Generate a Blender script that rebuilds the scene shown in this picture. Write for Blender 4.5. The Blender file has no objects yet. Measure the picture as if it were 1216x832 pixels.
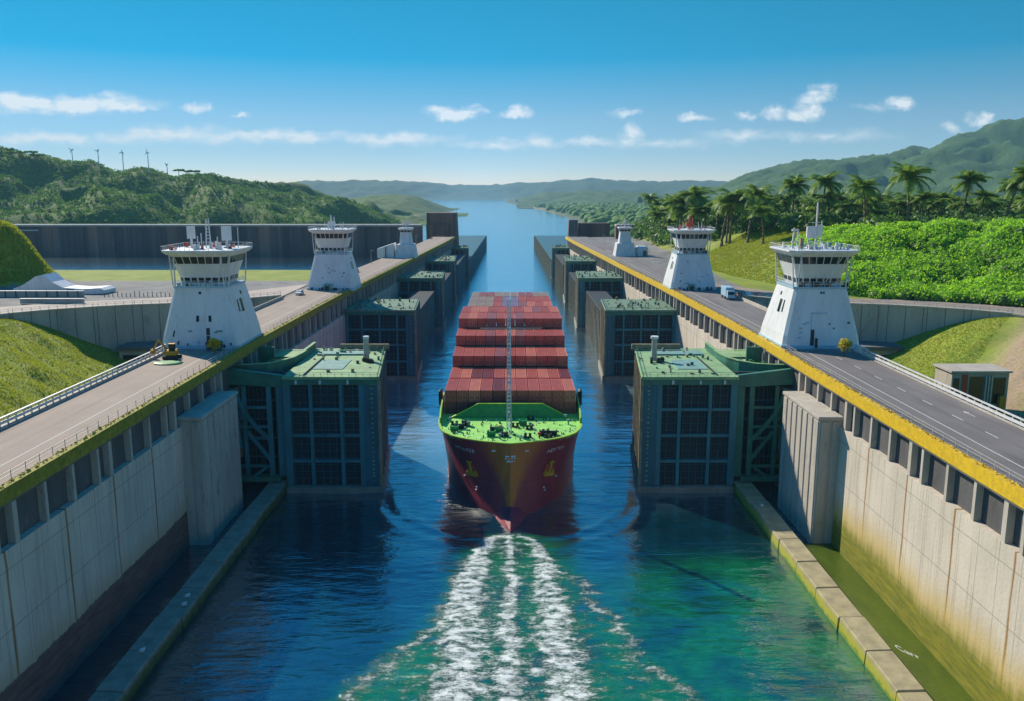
import bpy, math, random
import numpy as np
from mathutils import Vector, Matrix
random.seed(7)
rng = np.random.default_rng(7)
R = math.radians
S = bpy.context.scene
C = S.collection

# ------------------------------------------------------------------ camera, sky, sun, exposure
PITCH = math.atan(188 / 1013.0)
CP, SP = math.cos(PITCH), math.sin(PITCH)
cam_d = bpy.data.cameras.new('camera'); cam = bpy.data.objects.new('camera', cam_d); C.objects.link(cam)
cam.location = (0, 0, 60); cam.rotation_euler = (R(90) - PITCH, 0, 0)
cam_d.sensor_width = 36; cam_d.lens = 36 * 1013 / 1216.0; cam_d.shift_x = 2 / 1216.0
cam_d.clip_end = 60000; cam_d.clip_start = 0.5
S.camera = cam
SUN_EL = R(34); SUN_AZ = (-0.62, 0.785)
S.view_settings.view_transform = 'Standard'; S.view_settings.look = 'None'
S.view_settings.exposure = 0.3; S.view_settings.gamma = 1
S.render.engine = 'CYCLES'; S.cycles.use_denoising = True
S.cycles.max_bounces = 6; S.cycles.volume_bounces = 1; S.cycles.transparent_max_bounces = 6
sun_d = bpy.data.lights.new('sun', 'SUN'); sun = bpy.data.objects.new('sun', sun_d); C.objects.link(sun)
sun_d.energy = 5.0; sun_d.angle = R(0.5); sun_d.color = (1.0, .88, .70)
tosun = Vector((SUN_AZ[0] * math.cos(SUN_EL), SUN_AZ[1] * math.cos(SUN_EL), math.sin(SUN_EL))).normalized()
sun.rotation_euler = tosun.to_track_quat('Z', 'Y').to_euler()
sun.location = (-300, 400, 300)

def pixdir(px, py):
    a = (px - 606) / 1013.0; b = (py - 416) / 1013.0
    return a, CP - b * SP, -SP - b * CP

W = bpy.data.worlds.new('World'); S.world = W; W.use_nodes = True
nt = W.node_tree; N = nt.nodes; L = nt.links
bg = N['Background']; bg.inputs['Strength'].default_value = 0.1
sky = N.new('ShaderNodeTexSky'); sky.sky_type = 'NISHITA'; sky.sun_disc = False
sky.sun_elevation = SUN_EL; sky.sun_rotation = math.atan2(SUN_AZ[0], SUN_AZ[1]); sky.ozone_density = 3.0; sky.dust_density = 0.0; sky.air_density = 1.0
tc = N.new('ShaderNodeTexCoord')
# the sky is looked up a little higher than the true elevation: a deeper, clearer tropical sky
sep = N.new('ShaderNodeSeparateXYZ'); L.new(tc.outputs['Generated'], sep.inputs[0])
def wm(op, a, b=None, c=None, clamp=False):
    n = N.new('ShaderNodeMath'); n.operation = op; n.use_clamp = clamp
    for i, v in enumerate((a, b, c)):
        if v is None: continue
        if isinstance(v, (int, float)): n.inputs[i].default_value = v
        else: L.new(v, n.inputs[i])
    return n.outputs[0]
comb = N.new('ShaderNodeCombineXYZ')
L.new(sep.outputs[0], comb.inputs[0]); L.new(sep.outputs[1], comb.inputs[1])
zz = wm('MULTIPLY_ADD', sep.outputs[2], 2.6, 0.02); L.new(zz, comb.inputs[2])
nrm = N.new('ShaderNodeVectorMath'); nrm.operation = 'NORMALIZE'; L.new(comb.outputs[0], nrm.inputs[0])
L.new(nrm.outputs[0], sky.inputs['Vector'])
hs = N.new('ShaderNodeHueSaturation'); hs.inputs['Hue'].default_value = 0.478
hs.inputs['Saturation'].default_value = 1.28; hs.inputs['Value'].default_value = 1.0
tint = N.new('ShaderNodeValToRGB'); te = tint.color_ramp.elements
for _ in range(4): te.new(.5)
for e_, (p_, c_) in zip(te, ((0.0, (1.16,.90,.80,1)), (.08, (1.12,.95,.88,1)), (.135, (.75,.93,.97,1)), (.205, (.0,.70,.97,1)), (.30, (.30,.80,1.1,1)), (.6, (.75,1.1,1.7,1)))): e_.position = p_; e_.color = c_
L.new(sep.outputs[2], tint.inputs[0])
tm_ = N.new('ShaderNodeMix'); tm_.data_type = 'RGBA'; tm_.blend_type = 'MULTIPLY'; tm_.inputs[0].default_value = 1
L.new(sky.outputs[0], tm_.inputs[6]); L.new(tint.outputs[0], tm_.inputs[7]); L.new(tm_.outputs[2], hs.inputs['Color'])
# clouds, fixed in sky directions
yy = wm('MAXIMUM', sep.outputs[1], 0.05)
cu = wm('DIVIDE', sep.outputs[0], yy); cw = wm('DIVIDE', sep.outputs[2], yy)
cc = N.new('ShaderNodeCombineXYZ'); L.new(cu, cc.inputs[0]); L.new(cw, cc.inputs[1])
n1 = N.new('ShaderNodeTexNoise'); n1.inputs['Scale'].default_value = 34; n1.inputs['Detail'].default_value = 7; n1.inputs['Roughness'].default_value = .62
L.new(cc.outputs[0], n1.inputs['Vector'])
n1s = N.new('ShaderNodeVectorMath'); n1s.operation = 'SUBTRACT'; L.new(n1.outputs['Color'], n1s.inputs[0]); n1s.inputs[1].default_value = (.5, .5, .5)
n1m = N.new('ShaderNodeVectorMath'); n1m.operation = 'MULTIPLY_ADD'; L.new(n1s.outputs[0], n1m.inputs[0]); n1m.inputs[1].default_value = (.040, .026, 0)
L.new(cc.outputs[0], n1m.inputs[2])
clouds = [(70,124,120,13,1),(150,128,40,6,1),(20,120,40,9,1),(235,128,17,6,.95),(287,135,12,4,.7),(538,134,36,9,1),(560,130,20,6,1),(612,133,20,7,1),(742,135,20,5,.8),
 (962,127,18,15,1),(976,112,16,13,1.1),(945,136,12,7,.9),(918,135,18,9,.95),(1070,124,19,8,1),(885,136,12,5,.6),(825,140,20,5,.7),(1165,142,16,8,.95),(1130,152,16,6,.6),
 (748,160,16,14,.9),(640,168,20,10,.8),(200,160,80,12,.85),(320,163,110,9,.9),(470,165,80,9,.85),(60,165,130,8,.75),(590,172,60,7,.65),(700,170,60,6,.55),(880,162,50,9,.6),(790,170,60,7,.55),(980,162,90,8,.45),(1040,128,30,5,.3)]
acc = None
for (px, py, rx, ry, st) in clouds:
    d = pixdir(px, py); u0, w0 = d[0] / d[1], d[2] / d[1]
    s1 = N.new('ShaderNodeVectorMath'); s1.operation = 'SUBTRACT'; L.new(n1m.outputs[0], s1.inputs[0]); s1.inputs[1].default_value = (u0, w0, 0)
    s2 = N.new('ShaderNodeVectorMath'); s2.operation = 'MULTIPLY'; L.new(s1.outputs[0], s2.inputs[0]); s2.inputs[1].default_value = (1013 / rx, 1013 / ry, 0)
    s3 = N.new('ShaderNodeVectorMath'); s3.operation = 'LENGTH'; L.new(s2.outputs[0], s3.inputs[0])
    m = wm('MULTIPLY_ADD', s3.outputs['Value'], -st, st * 1.15, True)
    acc = m if acc is None else wm('MAXIMUM', acc, m)
n2 = N.new('ShaderNodeTexNoise'); n2.inputs['Scale'].default_value = 60; n2.inputs['Detail'].default_value = 6
mp = N.new('ShaderNodeMapping'); mp.inputs['Scale'].default_value = (.6, 1.3, 1); L.new(cc.outputs[0], mp.inputs[0]); L.new(mp.outputs[0], n2.inputs['Vector'])
dens = wm('MULTIPLY', wm('MULTIPLY_ADD', n2.outputs['Fac'], 2.6, -.55, True), wm('MULTIPLY', acc, 1.7, None), None, True)
dens = wm('POWER', dens, 1.25); dens = wm('MULTIPLY', dens, .82)
front = wm('GREATER_THAN', sep.outputs[1], 0.1); dens = wm('MULTIPLY', dens, front)
mixc = N.new('ShaderNodeMix'); mixc.data_type = 'RGBA'; L.new(dens, mixc.inputs[0]); L.new(hs.outputs[0], mixc.inputs[6])
mixc.inputs[7].default_value = (8.4, 8.5, 8.6, 1)
L.new(mixc.outputs[2], bg.inputs['Color'])

# ------------------------------------------------------------------ helpers
def tag(o, label=None, cat=None, group=None, kind=None):
    if label: o['label'] = label
    if cat: o['category'] = cat
    if group: o['group'] = group
    if kind: o['kind'] = kind
    return o

def empty(name, loc, label=None, cat=None, group=None):
    o = bpy.data.objects.new(name, None); C.objects.link(o); o.location = loc
    o.empty_display_size = .5
    return tag(o, label, cat, group)

def base_of(o):
    v = Vector((0, 0, 0))
    while o is not None: v += o.location; o = o.parent
    return v

class MB:
    def __init__(s): s.v = []; s.f = []
    def add(s, vs, fs):
        n = len(s.v); s.v += [tuple(p) for p in vs]; s.f += [tuple(i + n for i in f) for f in fs]; return s
    def hexa(s, p): return s.add(p, [(0,3,2,1),(4,5,6,7),(0,1,5,4),(1,2,6,5),(2,3,7,6),(3,0,4,7)])
    def box(s, x0, x1, y0, y1, z0, z1):
        if x0 > x1: x0, x1 = x1, x0
        if y0 > y1: y0, y1 = y1, y0
        if z0 > z1: z0, z1 = z1, z0
        return s.hexa([(x0,y0,z0),(x1,y0,z0),(x1,y1,z0),(x0,y1,z0),(x0,y0,z1),(x1,y0,z1),(x1,y1,z1),(x0,y1,z1)])
    def bar(s, p, q, w, h=None):
        h = h or w; p = Vector(p); q = Vector(q); d = (q - p)
        if d.length < 1e-6: return s
        d.normalize(); up = Vector((0,0,1)) if abs(d.z) < .99 else Vector((0,1,0))
        a = d.cross(up).normalized() * w / 2; b = a.cross(d).normalized() * h / 2
        return s.hexa([p-a-b, p+a-b, q+a-b, q-a-b, p-a+b, p+a+b, q+a+b, q-a+b])
    def cyl(s, p, q, r, r2=None, n=10):
        r2 = r if r2 is None else r2; p = Vector(p); q = Vector(q); d = (q - p).normalized()
        up = Vector((0,0,1)) if abs(d.z) < .99 else Vector((0,1,0))
        a = d.cross(up).normalized(); b = a.cross(d).normalized(); vs = []
        for c, rr in ((p, r), (q, r2)):
            for k in range(n):
                t = 2 * math.pi * k / n; vs.append(c + a * math.cos(t) * rr + b * math.sin(t) * rr)
        fs = [(k, (k+1) % n, n + (k+1) % n, n + k) for k in range(n)] + [tuple(range(n))[::-1], tuple(range(n, 2*n))]
        return s.add(vs, fs)
    def prism(s, poly, z0, z1):
        n = len(poly); vs = [(x, y, z0) for x, y in poly] + [(x, y, z1) for x, y in poly]
        return s.add(vs, [tuple(range(n))[::-1], tuple(range(n, 2*n))] + [(k, (k+1) % n, n + (k+1) % n, n + k) for k in range(n)])
    def loft(s, rings, cap=True):
        n = len(rings[0]); vs = [p for r in rings for p in r]; fs = []
        for i in range(len(rings) - 1):
            for k in range(n): fs.append((i*n+k, i*n+(k+1) % n, (i+1)*n+(k+1) % n, (i+1)*n+k))
        if cap: fs += [tuple(range(n))[::-1], tuple(range((len(rings)-1)*n, len(rings)*n))]
        return s.add(vs, fs)
    def wallstrip(s, pts, z0, z1, t):
        # a wall of thickness t along a plan polyline
        for i in range(len(pts) - 1):
            p = Vector((*pts[i], 0)); q = Vector((*pts[i+1], 0)); d = (q - p).normalized(); n = Vector((-d.y, d.x, 0)) * t / 2
            def c(a, z): return (a.x, a.y, z)
            za0, zb0 = (z0, z0) if not callable(z0) else (z0(i), z0(i+1))
            s.hexa([c(p-n, za0), c(q-n, zb0), c(q+n, zb0), c(p+n, za0), c(p-n, z1), c(q-n, z1), c(q+n, z1), c(p+n, z1)])
        return s
    def build(s, name, mat, parent=None, bevel=0, smooth=False):
        me = bpy.data.meshes.new(name); b = base_of(parent) if parent else Vector((0,0,0))
        me.from_pydata([(x-b.x, y-b.y, z-b.z) for x, y, z in s.v], [], s.f); me.update()
        import bmesh
        bm = bmesh.new(); bm.from_mesh(me); bmesh.ops.recalc_face_normals(bm, faces=bm.faces); bm.to_mesh(me); bm.free()
        if smooth: me.polygons.foreach_set('use_smooth', [True] * len(me.polygons))
        me.materials.append(mat)
        o = bpy.data.objects.new(name, me); C.objects.link(o)
        if parent: o.parent = parent
        if bevel:
            m = o.modifiers.new('bevel', 'BEVEL'); m.width = bevel; m.segments = 1; m.limit_method = 'ANGLE'
        return o

def np_mesh(name, V, F, mat, parent=None, smooth=False, attrs=None, kind=None):
    """V (n,3) array, F (m,k) array of equal-size faces"""
    me = bpy.data.meshes.new(name); V = np.asarray(V, dtype=np.float32); F = np.asarray(F, dtype=np.int32)
    b = base_of(parent) if parent else Vector((0,0,0))
    V = V - np.array(b, dtype=np.float32)
    me.vertices.add(len(V)); me.vertices.foreach_set('co', V.ravel())
    k = F.shape[1]; me.loops.add(F.size); me.loops.foreach_set('vertex_index', F.ravel())
    me.polygons.add(len(F)); me.polygons.foreach_set('loop_start', np.arange(0, F.size, k, dtype=np.int32))
    me.polygons.foreach_set('loop_total', np.full(len(F), k, dtype=np.int32))
    if smooth: me.polygons.foreach_set('use_smooth', np.ones(len(F), dtype=bool))
    me.update(calc_edges=True)
    for an, av in (attrs or {}).items():
        at = me.attributes.new(an, 'FLOAT', 'POINT'); at.data.foreach_set('value', np.asarray(av, dtype=np.float32))
    me.materials.append(mat)
    o = bpy.data.objects.new(name, me); C.objects.link(o)
    if parent: o.parent = parent
    if kind: o['kind'] = kind
    return o

def grid_faces(nx, ny):
    i = np.arange((nx-1)*(ny-1)); r, c = i // (nx-1), i % (nx-1); a = r*nx + c
    return np.stack([a, a+1, a+nx+1, a+nx], 1)

_perm = np.random.default_rng(3).random((256, 256))
def vnoise(x, y):
    xi = np.floor(x).astype(int); yi = np.floor(y).astype(int); fx = x - xi; fy = y - yi
    fx = fx*fx*(3-2*fx); fy = fy*fy*(3-2*fy)
    g = lambda a, b: _perm[a % 256, b % 256]
    return (g(xi,yi)*(1-fx)+g(xi+1,yi)*fx)*(1-fy) + (g(xi,yi+1)*(1-fx)+g(xi+1,yi+1)*fx)*fy
def fbm(x, y, o=4, rough=.5):
    s = 0; a = 1; t = 0
    for k in range(o):
        s = s + a * (vnoise(x * 2**k + 17*k, y * 2**k + 31*k) - .5); t += a; a *= rough
    return s / t * 2
def sm(t): t = np.clip(t, 0, 1); return t*t*(3-2*t)

# ------------------------------------------------------------------ materials
class NM:
    def __init__(s, name):
        s.m = bpy.data.materials.new(name); s.m.use_nodes = True; s.t = s.m.node_tree; s.n = s.t.nodes; s.l = s.t.links
        s.b = s.n['Principled BSDF']; s.g = None
    def pos(s):
        if s.g is None: s.g = s.n.new('ShaderNodeNewGeometry')
        return s.g.outputs['Position']
    def xyz(s):
        q = s.n.new('ShaderNodeSeparateXYZ'); s.l.new(s.pos(), q.inputs[0]); return q.outputs
    def math(s, op, a, b=None, c=None, clamp=False):
        n = s.n.new('ShaderNodeMath'); n.operation = op; n.use_clamp = clamp
        for i, v in enumerate((a, b, c)):
            if v is None: continue
            if isinstance(v, (int, float)): n.inputs[i].default_value = v
            else: s.l.new(v, n.inputs[i])
        return n.outputs[0]
    def noise(s, scale, detail=4, stretch=(1,1,1), rough=.55, vec=None, dist=0):
        mp = s.n.new('ShaderNodeMapping'); mp.inputs['Scale'].default_value = stretch; s.l.new(vec or s.pos(), mp.inputs[0])
        n = s.n.new('ShaderNodeTexNoise'); n.inputs['Scale'].default_value = scale; n.inputs['Detail'].default_value = detail
        n.inputs['Roughness'].default_value = rough; n.inputs['Distortion'].default_value = dist
        s.l.new(mp.outputs[0], n.inputs['Vector']); return n.outputs['Fac']
    def ramp(s, fac, stops):
        r = s.n.new('ShaderNodeValToRGB'); e = r.color_ramp.elements
        while len(e) < len(stops): e.new(.5)
        for q, (p, c) in zip(e, stops): q.position = p; q.color = (*c, 1) if len(c) == 3 else c
        s.l.new(fac, r.inputs[0]); return r.outputs[0]
    def mix(s, f, a, b, mode='MIX'):
        n = s.n.new('ShaderNodeMix'); n.data_type = 'RGBA'; n.blend_type = mode
        if isinstance(f, (int, float)): n.inputs[0].default_value = f
        else: s.l.new(f, n.inputs[0])
        for i, v in ((6, a), (7, b)):
            if isinstance(v, tuple): n.inputs[i].default_value = (*v[:3], 1)
            else: s.l.new(v, n.inputs[i])
        return n.outputs[2]
    def attr(s, name):
        n = s.n.new('ShaderNodeAttribute'); n.attribute_name = name; return n.outputs['Fac']
    def mr(s, v, a, b, c=0, d=1):
        n = s.n.new('ShaderNodeMapRange'); s.l.new(v, n.inputs[0])
        for i, q in enumerate((a, b, c, d)): n.inputs[i+1].default_value = q
        n.interpolation_type = 'SMOOTHSTEP'; return n.outputs[0]
    def color(s, c):
        if isinstance(c, tuple): s.b.inputs['Base Color'].default_value = (*c[:3], 1)
        else: s.l.new(c, s.b.inputs['Base Color'])
    def bump(s, h, dist=.05, strength=1.0, nrm=None):
        n = s.n.new('ShaderNodeBump'); n.inputs['Distance'].default_value = dist; n.inputs['Strength'].default_value = strength
        s.l.new(h, n.inputs['Height'])
        if nrm: s.l.new(nrm, n.inputs['Normal'])
        s.l.new(n.outputs[0], s.b.inputs['Normal']); return n.outputs[0]
    def set(s, **k):
        for a, v in k.items():
            s.b.inputs[a.replace('_', ' ')].default_value = v
        return s

def worn(name, c, rough=.6, metal=0, var=.35, scale=.6, bump=.02, dirt=None, streak=False):
    q = NM(name); n = q.noise(scale, 6, (1,1,.25) if streak else (1,1,1))
    n2 = q.noise(scale * 7, 4)
    lo = tuple(x * (1 - var) for x in c); hi = tuple(min(1, x * (1 + var * .6)) for x in c)
    col = q.ramp(n, [(.3, lo), (.7, hi)])
    if dirt:
        col = q.mix(q.mr(q.noise(scale * 2.3, 6, (1,1,.3) if streak else (1,1,1), .7), .52, .72), col, dirt)
    col = q.mix(.25, col, q.ramp(n2, [(.3, lo), (.7, hi)]))
    q.color(col); q.set(Roughness=rough, Metallic=metal); q.bump(n2, bump); return q.m

M = {}
M['white'] = worn('white_paint', (.72,.74,.76), .5, var=.14, dirt=(.5,.5,.47), scale=.35, streak=True)
M['white2'] = worn('white_metal', (.7,.7,.7), .5, var=.2, dirt=(.35,.3,.25))
M['glass'] = NM('window_glass').set(Roughness=.08).m
M['glass'].node_tree.nodes['Principled BSDF'].inputs['Base Color'].default_value = (.012,.02,.028,1)
M['gate'] = worn('gate_steel', (.015,.13,.18), .55, var=.45, scale=.4, dirt=(.03,.05,.045), streak=True)
M['gate_frame'] = worn('gate_frame_steel', (.03,.20,.24), .5, var=.4, scale=.5, dirt=(.04,.09,.08), streak=True)
M['gate_green'] = worn('gate_green_steel', (.03,.19,.13), .5, var=.4, scale=.5, dirt=(.07,.11,.08))
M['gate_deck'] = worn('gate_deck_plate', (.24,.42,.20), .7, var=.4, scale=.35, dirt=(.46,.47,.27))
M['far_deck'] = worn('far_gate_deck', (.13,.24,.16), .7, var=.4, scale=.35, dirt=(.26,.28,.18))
M['gate_pale'] = worn('gate_pale_plate', (.18,.36,.33), .7, var=.3, scale=.5, dirt=(.3,.36,.26))
M['gate_dark'] = worn('gate_dark_panel', (.008,.022,.034), .7, var=.5, scale=.3, dirt=(.012,.04,.05), streak=True)
M['timber'] = worn('fender_timber', (.30,.25,.16), .8, var=.5, scale=.7, dirt=(.1,.09,.06))
M['conc'] = worn('pale_concrete', (.48,.44,.38), .85, var=.25, scale=.25, dirt=(.25,.24,.22), streak=True)
M['conc_dark'] = worn('dark_concrete', (.15,.15,.155), .9, var=.4, scale=.3, dirt=(.05,.05,.05), streak=True)
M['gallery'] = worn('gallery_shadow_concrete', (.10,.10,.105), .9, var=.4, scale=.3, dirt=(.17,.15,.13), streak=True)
M['sill'] = worn('sill_concrete', (.26,.24,.20), .85, var=.4, scale=.5, dirt=(.08,.1,.06))
M['yellow'] = worn('yellow_paint', (.72,.47,.008), .55, var=.25, scale=1.2, dirt=(.3,.22,.02))
M['mossy'] = worn('mossy_yellow_edge', (.27,.25,.012), .8, var=.5, scale=1.2, dirt=(.12,.13,.02))
M['lichen'] = worn('lichen_rubble', (.5,.42,.06), .9, var=.6, scale=1.5, dirt=(.14,.12,.06))
M['galv'] = worn('galvanised_steel', (.55,.54,.50), .5, .1, var=.3, scale=1.5, dirt=(.3,.26,.2))
M['black'] = worn('black_paint', (.015,.017,.02), .5, var=.5)
M['rustred'] = worn('red_paint', (.5,.06,.03), .5, var=.3)
M['orange'] = worn('orange_yellow_paint', (.62,.30,.01), .5, var=.35, scale=2, dirt=(.25,.1,.02))
M['ship_green'] = worn('ship_green_paint', (.02,.30,.07), .5, var=.3, scale=.8, dirt=(.05,.2,.06))
M['ship_deck'] = worn('ship_deck_green', (.30,.72,.14), .6, var=.35, scale=.9, dirt=(.5,.7,.2))
M['ship_rim'] = worn('ship_rim_green', (.36,.62,.06), .5, var=.3)
M['road_line'] = worn('road_line_paint', (.62,.6,.56), .8, var=.4, scale=3, dirt=(.3,.28,.26))
M['bluewhite'] = worn('pale_blue_panel', (.35,.55,.68), .5, var=.2)
M['trunk'] = worn('palm_bark', (.20,.155,.10), .9, var=.4, scale=2)

def leafmat(name, lo, hi, sc=.25, trans=.25, rough=.55):
    q = NM(name); n = q.noise(sc, 3); n2 = q.noise(sc * 9, 2)
    q.color(q.mix(.4, q.ramp(n, [(.3, lo), (.7, hi)]), q.ramp(n2, [(.3, lo), (.7, hi)]))); q.set(Roughness=rough)
    out = q.n['Material Output']; tr = q.n.new('ShaderNodeBsdfTranslucent'); tr.inputs[0].default_value = (*[min(1, h*1.5) for h in hi], 1)
    ms = q.n.new('ShaderNodeMixShader'); ms.inputs[0].default_value = trans
    q.l.new(q.b.outputs[0], ms.inputs[1]); q.l.new(tr.outputs[0], ms.inputs[2]); q.l.new(ms.outputs[0], out.inputs[0]); return q.m
M['bush'] = leafmat('shrub_leaves', (.11,.27,.008), (.34,.60,.025), .14, .5)
M['palm'] = leafmat('palm_leaves', (.04,.14,.018), (.27,.40,.05), .09, .35)
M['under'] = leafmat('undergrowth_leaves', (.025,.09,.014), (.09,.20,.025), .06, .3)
M['canopy'] = leafmat('hill_canopy', (.03,.11,.02), (.16,.32,.03), .012, .2, .8)
M['tuft'] = leafmat('grass_tufts', (.11,.18,.01), (.36,.40,.03), .10, .35, .8)
M['blossom'] = leafmat('yellow_blossom', (.5,.30,.01), (.75,.45,.02), 1.0, .3)

# ------------------------------------------------------------------ haze
hz = MB().box(-9500, 9500, -300, 9800, -12, 520)
q = NM('haze_air'); q.n.remove(q.b)
pv = q.n.new('ShaderNodeVolumePrincipled'); pv.inputs['Density'].default_value = 7e-5; pv.inputs['Color'].default_value = (.38,.74,1.0,1); pv.inputs['Anisotropy'].default_value = 0.0
q.l.new(pv.outputs[0], q.n['Material Output'].inputs['Volume'])
o = hz.build('haze', q.m); tag(o, kind='stuff', label='thin blue haze in the air over the canal and hills')

# ------------------------------------------------------------------ plan lines
EY = [0, 180, 245, 294, 388, 559, 640]; EX = [56, 56, 54.6, 53.2, 49, 42, 40]
def E(y): return np.interp(y, EY, EX)
ZD = 28.0
PATH = [(71,262),(84,250),(96,243),(107,239.5),(116,235),(125,229),(132,222),(139,208),(146,192),(156,170),(175,130),(200,80)]
PATHO = [(71,300),(90,272),(104,262),(114,257),(125,252),(137,245),(146,236),(154,218),(161,202),(172,178),(192,134),(216,86)]
def ypath(a): return np.interp(a, [p[0] for p in PATH], [p[1] for p in PATH])

def bankR(y): return np.interp(y, [0, 640, 960, 1300, 1819, 2810, 4757, 6900, 12000], [80, 80, 84, 105, 133, 94, -28, -60, -60])
def bankL(y): return np.interp(y, [0, 640, 960, 1400, 2811, 6184, 12000], [-80, -80, -100, -150, -225, -620, -1100])

def ground_h(x, y):
    a = np.abs(x); e = E(y); left = x < 0
    z = np.full(x.shape, 27.85)
    # left land behind the plateau sinks to the reservoir
    zl = 27.85 - 10.0 * sm((y - 300) / 110) - 2.2 * sm((y - 420) / 100) - 2.5 * sm((y - 484) / 20)
    zl = zl + 1.2 * fbm(x / 30, y / 30, 3) * sm((y - 400) / 40) * (1 - sm((y - 470) / 15))
    yb = 251 + np.clip(100 - a, 0, 100) * 4 + np.clip(a - 135, 0, 200) * -.9
    zr = 27.85 + 16 * sm((y - yb - 3) / 55) * sm((a - 75) / 45) * (1 - sm((y - 620) / 60)) + 1.4 * fbm(x / 14, y / 14, 3) * sm((y - yb - 5) / 30)
    z = np.where(left, zl, zr)
    kn = sm(1.15 - np.hypot((x + 203) / 40, (y - 305) / 34)); kn2 = sm(kn * 1.6)
    z = np.where(left, z + 21 * kn2 + kn2 * fbm(x / 12, y / 12, 3) * 2, z)
    # hollow between the road and the retaining wall
    c = np.where(left, 66 + (y - 150) * .43, 96)
    wd = np.where(left, 40, 38)
    low = 14.5 + 13.4 * sm((a - c) / wd)
    rd = fbm((a * .8 + y * .6) / 26, (a * .6 - y * .8) / 7, 3) * 1.7 + fbm(x / 5, y / 5, 2) * .35
    ins = y < ypath(a)
    low = low + 1.5 * rd * sm((a - 74) / 10) * sm((ypath(a) - y - 2) / 12) * np.where(left, 1, .6)
    low = np.minimum(low, 28.0)
    low = np.where(y > 0, low, low)
    t = sm((y - ypath(a) - .8) / 3.0)
    z = np.where(y < ypath(a) + 4, np.where(ins, low, low * (1 - t) + 27.85 * t), z)
    z = np.where((y < 300) & (a < 71.5) & (y >= 255), 27.7, z)
    # past the locks
    zf = 6 + 3 * fbm(x / 60, y / 60, 3)
    f = sm((y - 615) / 30); z = z * (1 - f) + zf * f
    dl = bankL(y) - x; dr = x - bankR(y); d = np.maximum(dl, dr)
    far = y > 640
    zfar = -6 + 12 * sm((d + 6) / 30) + 2 * fbm(x / 60, y / 60, 3) * sm(d / 30)
    z = np.where(far, zfar, z)
    z = np.where((y <= 640) & (a < e + 6), -8, z)
    z = np.where((y < 255) & (a < 70), -8, z)
    return z

def axis(segs):
    out = []
    for a, b, st in segs:
        n = max(1, int(round((b - a) / st))); out += list(np.linspace(a, b, n, endpoint=False))
    out.append(segs[-1][1]); return np.array(out)
gx = axis([(-9000,-2000,250),(-2000,-600,60),(-600,-260,12),(-260,-150,3),(-150,-70,1.5),(-70,-40,2.5),(-40,40,10),(40,70,2.5),(70,150,1.5),(150,260,3),(260,600,12),(600,2000,60),(2000,9000,250)])
gy = axis([(-250,60,15),(60,300,1.5),(300,660,3),(660,1400,20),(1400,5000,70),(5000,9700,250)])
GX, GY = np.meshgrid(gx, gy); GZ = ground_h(GX, GY)
A = np.abs(GX); LEFT = GX < 0
paved = np.zeros(GX.shape)
paved = np.where(LEFT & (GY > ypath(A)) & (GY < 398 + 8 * fbm(GX / 40, GY * 0 + 3, 2)) & (GZ < 28.6), 1, paved)
paved = np.where((~LEFT) & (A < 79 + (GY-250)*.02) & (GY > 262) & (GY < 640), 1, paved)
dirt = np.where((~LEFT) & (GY < ypath(A)), sm(1.3 - np.abs((A - 106) * .55 + (GY - 176) * -.55 + 2) / 7) * sm((A - 97) / 6) * sm((GY-140)/10), 0)
dirt = np.where((~LEFT) & (GY > 262) & (A > 78) & (A < 125) & (GY > 290) , .3 * sm(fbm(GX / 12, GY / 12, 3) * 2), dirt)
dirt = np.where((GY > 1500) & (GY < 4000), .3 * sm(fbm(GX / 90, GY / 200, 3) * 3), dirt)
forest = np.where(GY > 640, 1.0, 0.0)
q = NM('ground_surface')
gn = q.noise(.09, 6); gn2 = q.noise(1.3, 5); gn3 = q.noise(.35, 5, (1, .35, 1))
grass = q.mix(.45, q.ramp(gn, [(.32, (.08,.16,.008)), (.52, (.20,.28,.012)), (.7, (.36,.38,.03))]), q.ramp(gn2, [(.3, (.09,.16,.008)), (.7, (.34,.40,.03))]))
grass = q.mix(q.mr(gn3, .45, .7), grass, (.24,.26,.03))
c1 = q.mix(q.attr('forest'), grass, q.ramp(gn, [(.35, (.02,.05,.012)), (.7, (.07,.10,.02))]))
c2 = q.mix(q.math('MULTIPLY', q.attr('dirt'), q.mr(gn2, .2, .5), None, True), c1, q.ramp(gn2, [(.3, (.30,.21,.14)), (.7, (.42,.31,.21))]))
pv_ = q.ramp(q.noise(.15, 6), [(.3, (.13,.135,.14)), (.7, (.24,.24,.235))])
c3 = q.mix(q.attr('paved'), c2, pv_)
q.color(c3); q.set(Roughness=.9); q.bump(q.math('ADD', gn2, q.noise(6, 3)), .12)
g = np_mesh('ground', np.stack([GX.ravel(), GY.ravel(), GZ.ravel()], 1), grid_faces(len(gx), len(gy)), q.m, smooth=True,
            attrs={'paved': paved.ravel(), 'dirt': dirt.ravel(), 'forest': forest.ravel()}, kind='structure')

# ------------------------------------------------------------------ water
wx = axis([(-9300,-800,500),(-800,-58,40),(-58,58,.55),(58,800,40),(800,9300,500)])
wy = axis([(-250,80,12),(80,215,.5),(215,330,1.5),(330,700,6),(700,2000,40),(2000,9700,300)])
WX, WY = np.meshgrid(wx, wy)
near = sm((60 - np.abs(WX)) / 4) * sm((WY - 60) / 20) * (1 - sm((WY - 320) / 120))
WZ = near * (.10 * fbm(WX / 4.5, WY / 1.6, 3) + .16 * fbm(WX / 16 + 5, WY / 6, 2))
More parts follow.
